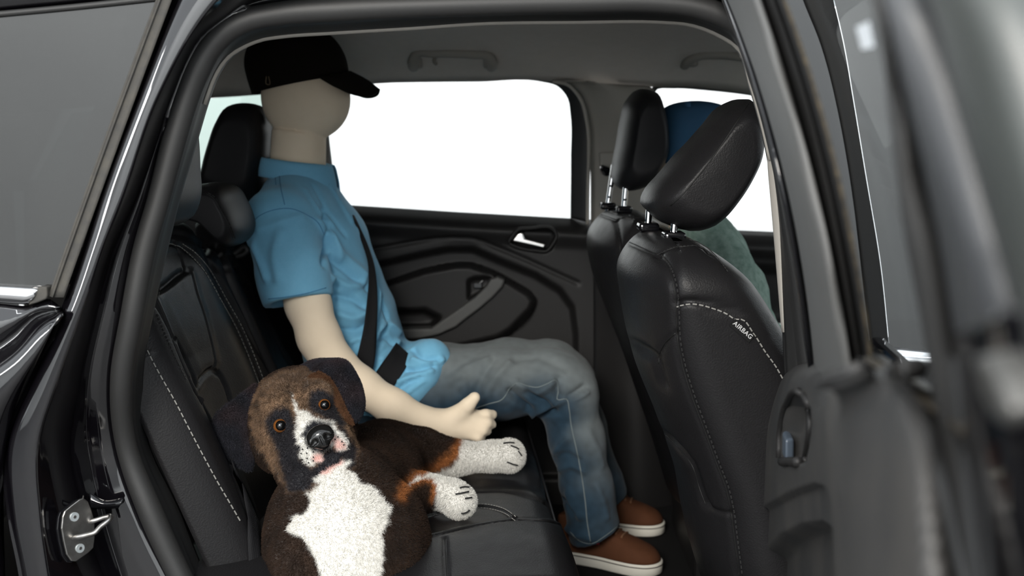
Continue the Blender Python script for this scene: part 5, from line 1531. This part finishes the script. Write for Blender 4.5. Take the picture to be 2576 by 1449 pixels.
def dog_colour(V, px, py, jx, jy, nA, nB, nC, front):
    c = col(len(V), DARK)
    c *= (1 + 0.5 * nC + 0.3 * nA)[:, None]
    W_ = lambda poly, soft: sstep(sd(jx, jy, poly), soft)
    # white chest
    chest = [(770,1235),(800,1205),(870,1175),(895,1195),(905,1215),(935,1222),(962,1252),(982,1278),(976,1308),(962,1335),(966,1400),(958,1449),(955,1700),(835,1700),(812,1449),(792,1402),(762,1352),(726,1334),(736,1302),(768,1290),(782,1255)]
    c = blend(c, W_(chest, 3) * front, WHITE)
    # orange undersides and white paws
    q = np.stack([jx, jy], 1)
    for ln, w in (([(1162,1112),(1146,1142),(1100,1176),(1050,1200),(1014,1224),(1006,1250)], 13), ([(1011,1249),(1036,1221),(1069,1208),(1089,1212),(1094,1236),(1086,1260)], 6)):
        dd_ = polydist(q, np.array(ln, float))
        c = blend(c, np.exp(-(dd_ / w) ** 2) * 1.1 * front, ORANGE)
    c = blend(c, W_([(1165,1095),(1420,1080),(1420,1230),(1150,1230),(1080,1192),(1120,1180),(1148,1168)], 5) * front, WHITE)
    c = blend(c, W_([(1022,1222),(1045,1204),(1085,1192),(1110,1192),(1210,1180),(1260,1330),(1085,1330),(1097,1262),(1097,1222),(1088,1207),(1066,1204),(1036,1216)], 4) * front, WHITE)
    # head
    head = [(630,1000),(660,960),(700,940),(760,925),(830,945),(870,1000),(885,1080),(905,1140),(890,1180),(860,1185),(810,1215),(780,1240),(730,1240),(700,1200),(670,1160),(635,1100)]
    hw = W_(head, 5) * front * (V[:, 1] < 0.42)
    br = np.array(TAN)[None] * (0.75 + 0.55 * nA + 0.4 * nB + 0.4 * nC)[:, None]
    top = np.clip((1010 - jy) / 60, 0, 1)[:, None]
    br = br * (1 - 0.55 * top) + np.array([0.07, 0.045, 0.03])[None] * 0.55 * top
    c = c * (1 - hw[:, None]) + np.clip(br, 0.01, 1) * hw[:, None]
    for poly, s_ in (([(668,1060),(680,1035),(702,1020),(722,1022),(742,1050),(750,1100),(757,1150),(785,1178),(812,1165),(830,1190),(800,1205),(780,1245),(730,1245),(712,1200),(704,1160),(690,1110),(672,1085)], 9),
                     ([(782,985),(800,978),(825,982),(845,1002),(858,1045),(872,1090),(897,1130),(900,1170),(880,1185),(862,1160),(835,1175),(800,1200),(808,1165),(830,1140),(872,1120),(850,1075),(812,1052),(785,1042),(772,1015)], 8)):
        c = blend(c, W_(poly, s_) * hw * 0.97, BLACK)
    w1 = [(730,988),(745,1012),(758,1034),(775,1036),(790,1050),(832,1062),(855,1085),(874,1111),(872,1130),(860,1139),(848,1134),(842,1115),(835,1125),(810,1135),(813,1160),(796,1169),(781,1174),(765,1160),(755,1148),(747,1115),(745,1075),(750,1045),(742,1020)]
    c = blend(c, W_(w1, 3) * front, WHITE)
    c = blend(c, sstep(38 - np.hypot(jx - 800, (jy - 1098)), 6) * front, BLACK)
    c = blend(c, W_([(790,1140),(805,1136),(812,1150),(810,1164),(796,1166),(788,1155)], 5) * front * 0.8, PINK)
    c = blend(c, W_([(836,1090),(852,1100),(866,1118),(866,1130),(852,1134),(842,1122)], 6) * front * 0.75, PINK)
    c = blend(c, W_([(812,1140),(838,1122),(846,1140),(862,1150),(850,1168),(830,1180),(812,1192),(802,1185),(806,1165),(814,1160)], 4) * front, (0.014, 0.014, 0.018))
    c = blend(c, W_([(792,1206),(806,1194),(836,1180),(862,1160),(880,1156),(884,1166),(850,1198),(815,1216),(796,1216)], 3) * front, WHITE)
    c = blend(c, sstep(4 - polydist(np.stack([jx, jy], 1), np.array([(810,1193),(838,1179),(860,1163)], float)), 3) * front * 0.7, PINK)
    return np.clip(c, 0.003, 1)
front = ((CAM - Vd) * Nd).sum(1) > -0.12
cd = dog_colour(Vd, px, py, jx, jy, nzA, nzB, nzC, front.astype(float))
mk('body', Vd, Qd, M['fur'], dog, cols=cd)
TD = bvh(Vd, Qd)

def furcoat(name, V, Q, cols, n, length, parent, seed, flow=(0, 0, -0.5), rad=0.00032):
    """short pile: one curve per hair, its colour taken from the cloth under it"""
    rng = np.random.default_rng(seed)
    Q = np.asarray(Q)
    tri = np.vstack([Q[:, [0, 1, 2]], Q[:, [0, 2, 3]]])
    a, b, c = V[tri[:, 0]], V[tri[:, 1]], V[tri[:, 2]]
    nn = np.cross(b - a, c - a); ar = np.linalg.norm(nn, axis=1); nn = nn / (ar[:, None] + 1e-12)
    vis = ((CAM + np.array([0, 0, 0.2]) - a) * nn).sum(1) > -0.35
    pr = ar * vis; pr /= pr.sum()
    k = rng.choice(len(tri), n, p=pr)
    r1, r2 = np.sqrt(rng.random(n)), rng.random(n)
    w = np.stack([1 - r1, r1 * (1 - r2), r1 * r2], 1)
    p0 = (V[tri[k]] * w[:, :, None]).sum(1)
    cc_ = (cols[tri[k]] * w[:, :, None]).sum(1) * (0.75 + 0.6 * rng.random(n))[:, None]
    nrm_ = nn[k]
    fl = np.array(flow)[None] + 0.45 * rng.normal(size=(n, 3))
    fl = fl - nrm_ * (fl * nrm_).sum(1)[:, None]
    L = length * (0.6 + 0.7 * rng.random(n))[:, None]
    p1 = p0 + nrm_ * L * 0.5 + fl * L * 0.22
    p2 = p0 + nrm_ * L * 0.8 + fl * L * 0.65
    pts = np.stack([p0 - nrm_ * 0.0008, p1, p2], 1) - np.array(root_of(parent).location)
    hc_ = bpy.data.hair_curves.new(name)
    hc_.add_curves([3] * n)
    hc_.points.foreach_set('position', pts.ravel().astype(np.float32))
    ra = hc_.attributes.get('radius') or hc_.attributes.new('radius', 'FLOAT', 'POINT')
    ra.data.foreach_set('value', np.tile([rad, rad * 0.85, rad * 0.25], n).astype(np.float32))
    at = hc_.attributes.new('col', 'FLOAT_COLOR', 'CURVE')
    at.data.foreach_set('color', np.hstack([np.clip(cc_, 0, 1), np.ones((n, 1))]).ravel().astype(np.float32))
    hc_.materials.append(M['pile'])
    o = bpy.data.objects.new(name, hc_); COL.objects.link(o); o.parent = parent
    o['kind'] = 'stuff'
    return o
M['pile'] = mat('plush_pile', (0.1, 0.05, 0.03), 0.75, spec=0.2, attr='col')
furcoat('fur', Vd, Qd, cd, 170000, 0.0048, dog, 4, rad=0.00024)

# ears
def ear(name, rails, thick, colour, nu=46, nv=26):
    V, Fc = sheetgeo(rails, nu, nv)
    Fc = facing(V, Fc, CAM)
    N_ = vnormals(V, Fc)
    i = np.arange(len(V)); u = (i % nu) / (nu - 1); v = (i // nu) / (nv - 1)
    rim = np.clip(np.minimum.reduce([v, 1 - v, (1 - u) * 1.5]) * 5, 0.12, 1) ** 0.5
    A = V + N_ * (thick * 0.5 * rim)[:, None]; B = V - N_ * (thick * 0.5 * rim)[:, None]
    n0 = len(V)
    Fall = [tuple(f) for f in Fc] + [tuple((f + n0)[::-1]) for f in Fc]
    bd = [j for j in range(nu)] + [nu * r + nu - 1 for r in range(1, nv)] + [nu * (nv - 1) + j for j in range(nu - 2, -1, -1)] + [nu * r for r in range(nv - 2, 0, -1)]
    for a, b in zip(bd, bd[1:] + bd[:1]):
        Fall.append((a, b, b + n0, a + n0))
    VV = np.vstack([A, B])
    c = colour(VV)
    o = fixn(mk(name, VV, Fall, M['fur'], dog, cols=c))
    furcoat('ear_fur', VV, np.array(Fall), c, 16000, 0.0045, o, 9, rad=0.00024)
    return o
EARC = (0.0135, 0.0138, 0.0185)
ec = lambda V: np.array(EARC)[None] * (1 + 0.5 * vnoise(V, 60, 3.0))[:, None] + np.array([0.018, 0.006, 0.003])[None] * np.clip(vnoise(V, 24, 5.0) + 0.15, 0, 1)[:, None]
ear('ear', [PR([(662,972,.335),(640,1040,.325),(633,1110,.305),(636,1150,.295),(629,1182,.295)]),
            PR([(655,973,.33),(612,1040,.30),(606,1110,.28),(612,1150,.278),(622,1183,.285)]),
            PR([(648,972,.33),(592,1030,.29),(575,1080,.27),(586,1140,.272),(612,1178,.28)]),
            PR([(645,972,.335),(585,1008,.30),(540,1050,.285),(556,1112,.285),(592,1166,.285)])], 0.011, ec)
ear('ear', [PR([(768,938,.35),(805,938,.315),(838,957,.295),(862,1002,.282),(880,1040,.278),(892,1058,.283)]),
            PR([(764,930,.37),(815,922,.33),(862,938,.30),(886,985,.285),(897,1035,.28),(895,1060,.284)]),
            PR([(760,926,.385),(785,912,.375),(830,909,.355),(872,913,.335),(892,945,.325),(906,978,.315),(909,1030,.30),(897,1058,.287)])], 0.010, ec)
ib = lambda V: np.array((0.075, 0.034, 0.016))[None] * (1 + 0.4 * vnoise(V, 70, 2.0))[:, None]
ear('ear_lining', [PR([(778,948,.306),(806,971,.290),(836,1012,.281),(862,1045,.277),(886,1065,.279)]),
            PR([(803,938,.306),(836,958,.287),(861,1003,.277),(879,1041,.273),(891,1063,.278)])], 0.006, ib, nu=30, nv=10)

# eyes, nose, whisker dots, claws
def ball(c, r, m, name, parent, seg=24, sq=(1, 1, 1), ax=np.eye(3)):
    th_ = np.linspace(0, math.pi, seg // 2 + 1)[1:-1]; ph = np.linspace(0, 2 * math.pi, seg, endpoint=False)
    S_ = [np.array(c) + (np.stack([np.sin(t_) * np.cos(ph) * sq[0], np.sin(t_) * np.sin(ph) * sq[1], np.full(seg, np.cos(t_)) * sq[2]], 1) * r) @ ax for t_ in th_]
    V, Fc = loftgeo(S_)
    return fixn(mk(name, V, Fc, m, parent))
for ex, ey, rr in ((705, 1071, .0112), (816, 1019, .0100)):
    h_ = TD.ray_cast(Vector(CAM), Vector(ray(ex, ey)))
    c = np.array(h_[0]); v_ = unit(CAM - c)
    dirn = unit(v_ + np.array([0.10, 0, 0.06]))
    e_ = ball(c + v_ * 0.002, rr, M['amber'], 'eye', dog)
    ball(c + v_ * 0.002 + dirn * rr * 0.36, rr * 0.80, M['pupil'], 'pupil', e_)
# nose: one moulded piece with two nostrils
nc = np.array(TD.ray_cast(Vector(CAM), Vector(ray(806, 1100)))[0])
nv_ = unit(CAM - nc)
ntl = math.radians(-24)
nx_ = unit(np.cross(nv_, [0, 0, 1])) * -1; nz_ax = np.cross(nx_, nv_)
if nz_ax[2] < 0: nz_ax = -nz_ax
if nx_[0] < 0: nx_ = -nx_
ax_x = nx_ * math.cos(ntl) - nz_ax * math.sin(ntl); ax_z = nx_ * math.sin(ntl) + nz_ax * math.cos(ntl)
nb = lambda a, b, c: nc + ax_x * a + ax_z * b + nv_ * c
A3 = np.array([ax_x, nv_, ax_z])
def nose_f(p):
    d = ell(p, nb(0, 0.003, 0.006), (.022, .018, .0165), A3)
    d = smin(d, ell(p, nb(0, -0.008, 0.009), (.013, .013, .012), A3), 0.006)
    for s_ in (-1, 1):
        d = smin(d, ell(p, nb(s_ * 0.012, -0.002, 0.014), (.010, .009, .0095), A3), 0.004)
        d = smax(d, -ell(p, nb(s_ * 0.0105, -0.003, 0.025), (.0052, .007, .0048), A3), 0.003)
        d = smax(d, -cap(p, nb(s_ * 0.011, -0.004, 0.022), nb(s_ * 0.021, -0.007, 0.016), 0.003, 0.002), 0.002)
    d = smax(d, -cap(p, nb(0, 0.000, 0.0245), nb(0, -0.020, 0.021), 0.0014, 0.0014), 0.002)
    return d
Vn, Qn = sdfgeo(nose_f, nc - 0.04, nc + 0.04, 0.0011)
mk('nose', Vn, Qn, M['nose'], dog)
dots = []
for a, b in ((761,1130),(773,1127),(788,1137),(757,1141),(771,1140),(788,1150),(772,1153),(760,1156),(788,1159),(776,1164),(850,1099),(860,1111),(843,1105),(865,1119)):
    h_ = TD.ray_cast(Vector(CAM), Vector(ray(a, b)))
    if h_[0] is None: continue
    c = np.array(h_[0]); v_ = unit(CAM - c)
    dots.append(tubegeo([c + v_ * 0.001, c + v_ * 0.0062], [0.0013, 0.0010], 8))
V, Fc = join(dots)
mk('whisker_dots', V, Fc, M['nose'], dog, kind='stuff')
M['claw'] = mat('black_yarn', (0.012, 0.012, 0.012), 0.9)
for ln in ([(1268,1119),(1282,1117),(1292,1118)], [(1284,1124),(1296,1128),(1302,1132)], [(1276,1160),(1288,1165),(1299,1168)], [(1301,1136),(1308,1146)],
           [(1146,1245),(1160,1243),(1176,1240)], [(1156,1231),(1166,1229),(1176,1230)], [(1168,1255),(1176,1254),(1183,1253)], [(1160,1288),(1170,1286),(1178,1280)]):
    q, nq = hits(TD, ln, step=3, lift=0.0045)
    if len(q) > 1: tube('claw_mark', q, 0.0014, M['claw'], dog, seg=6)
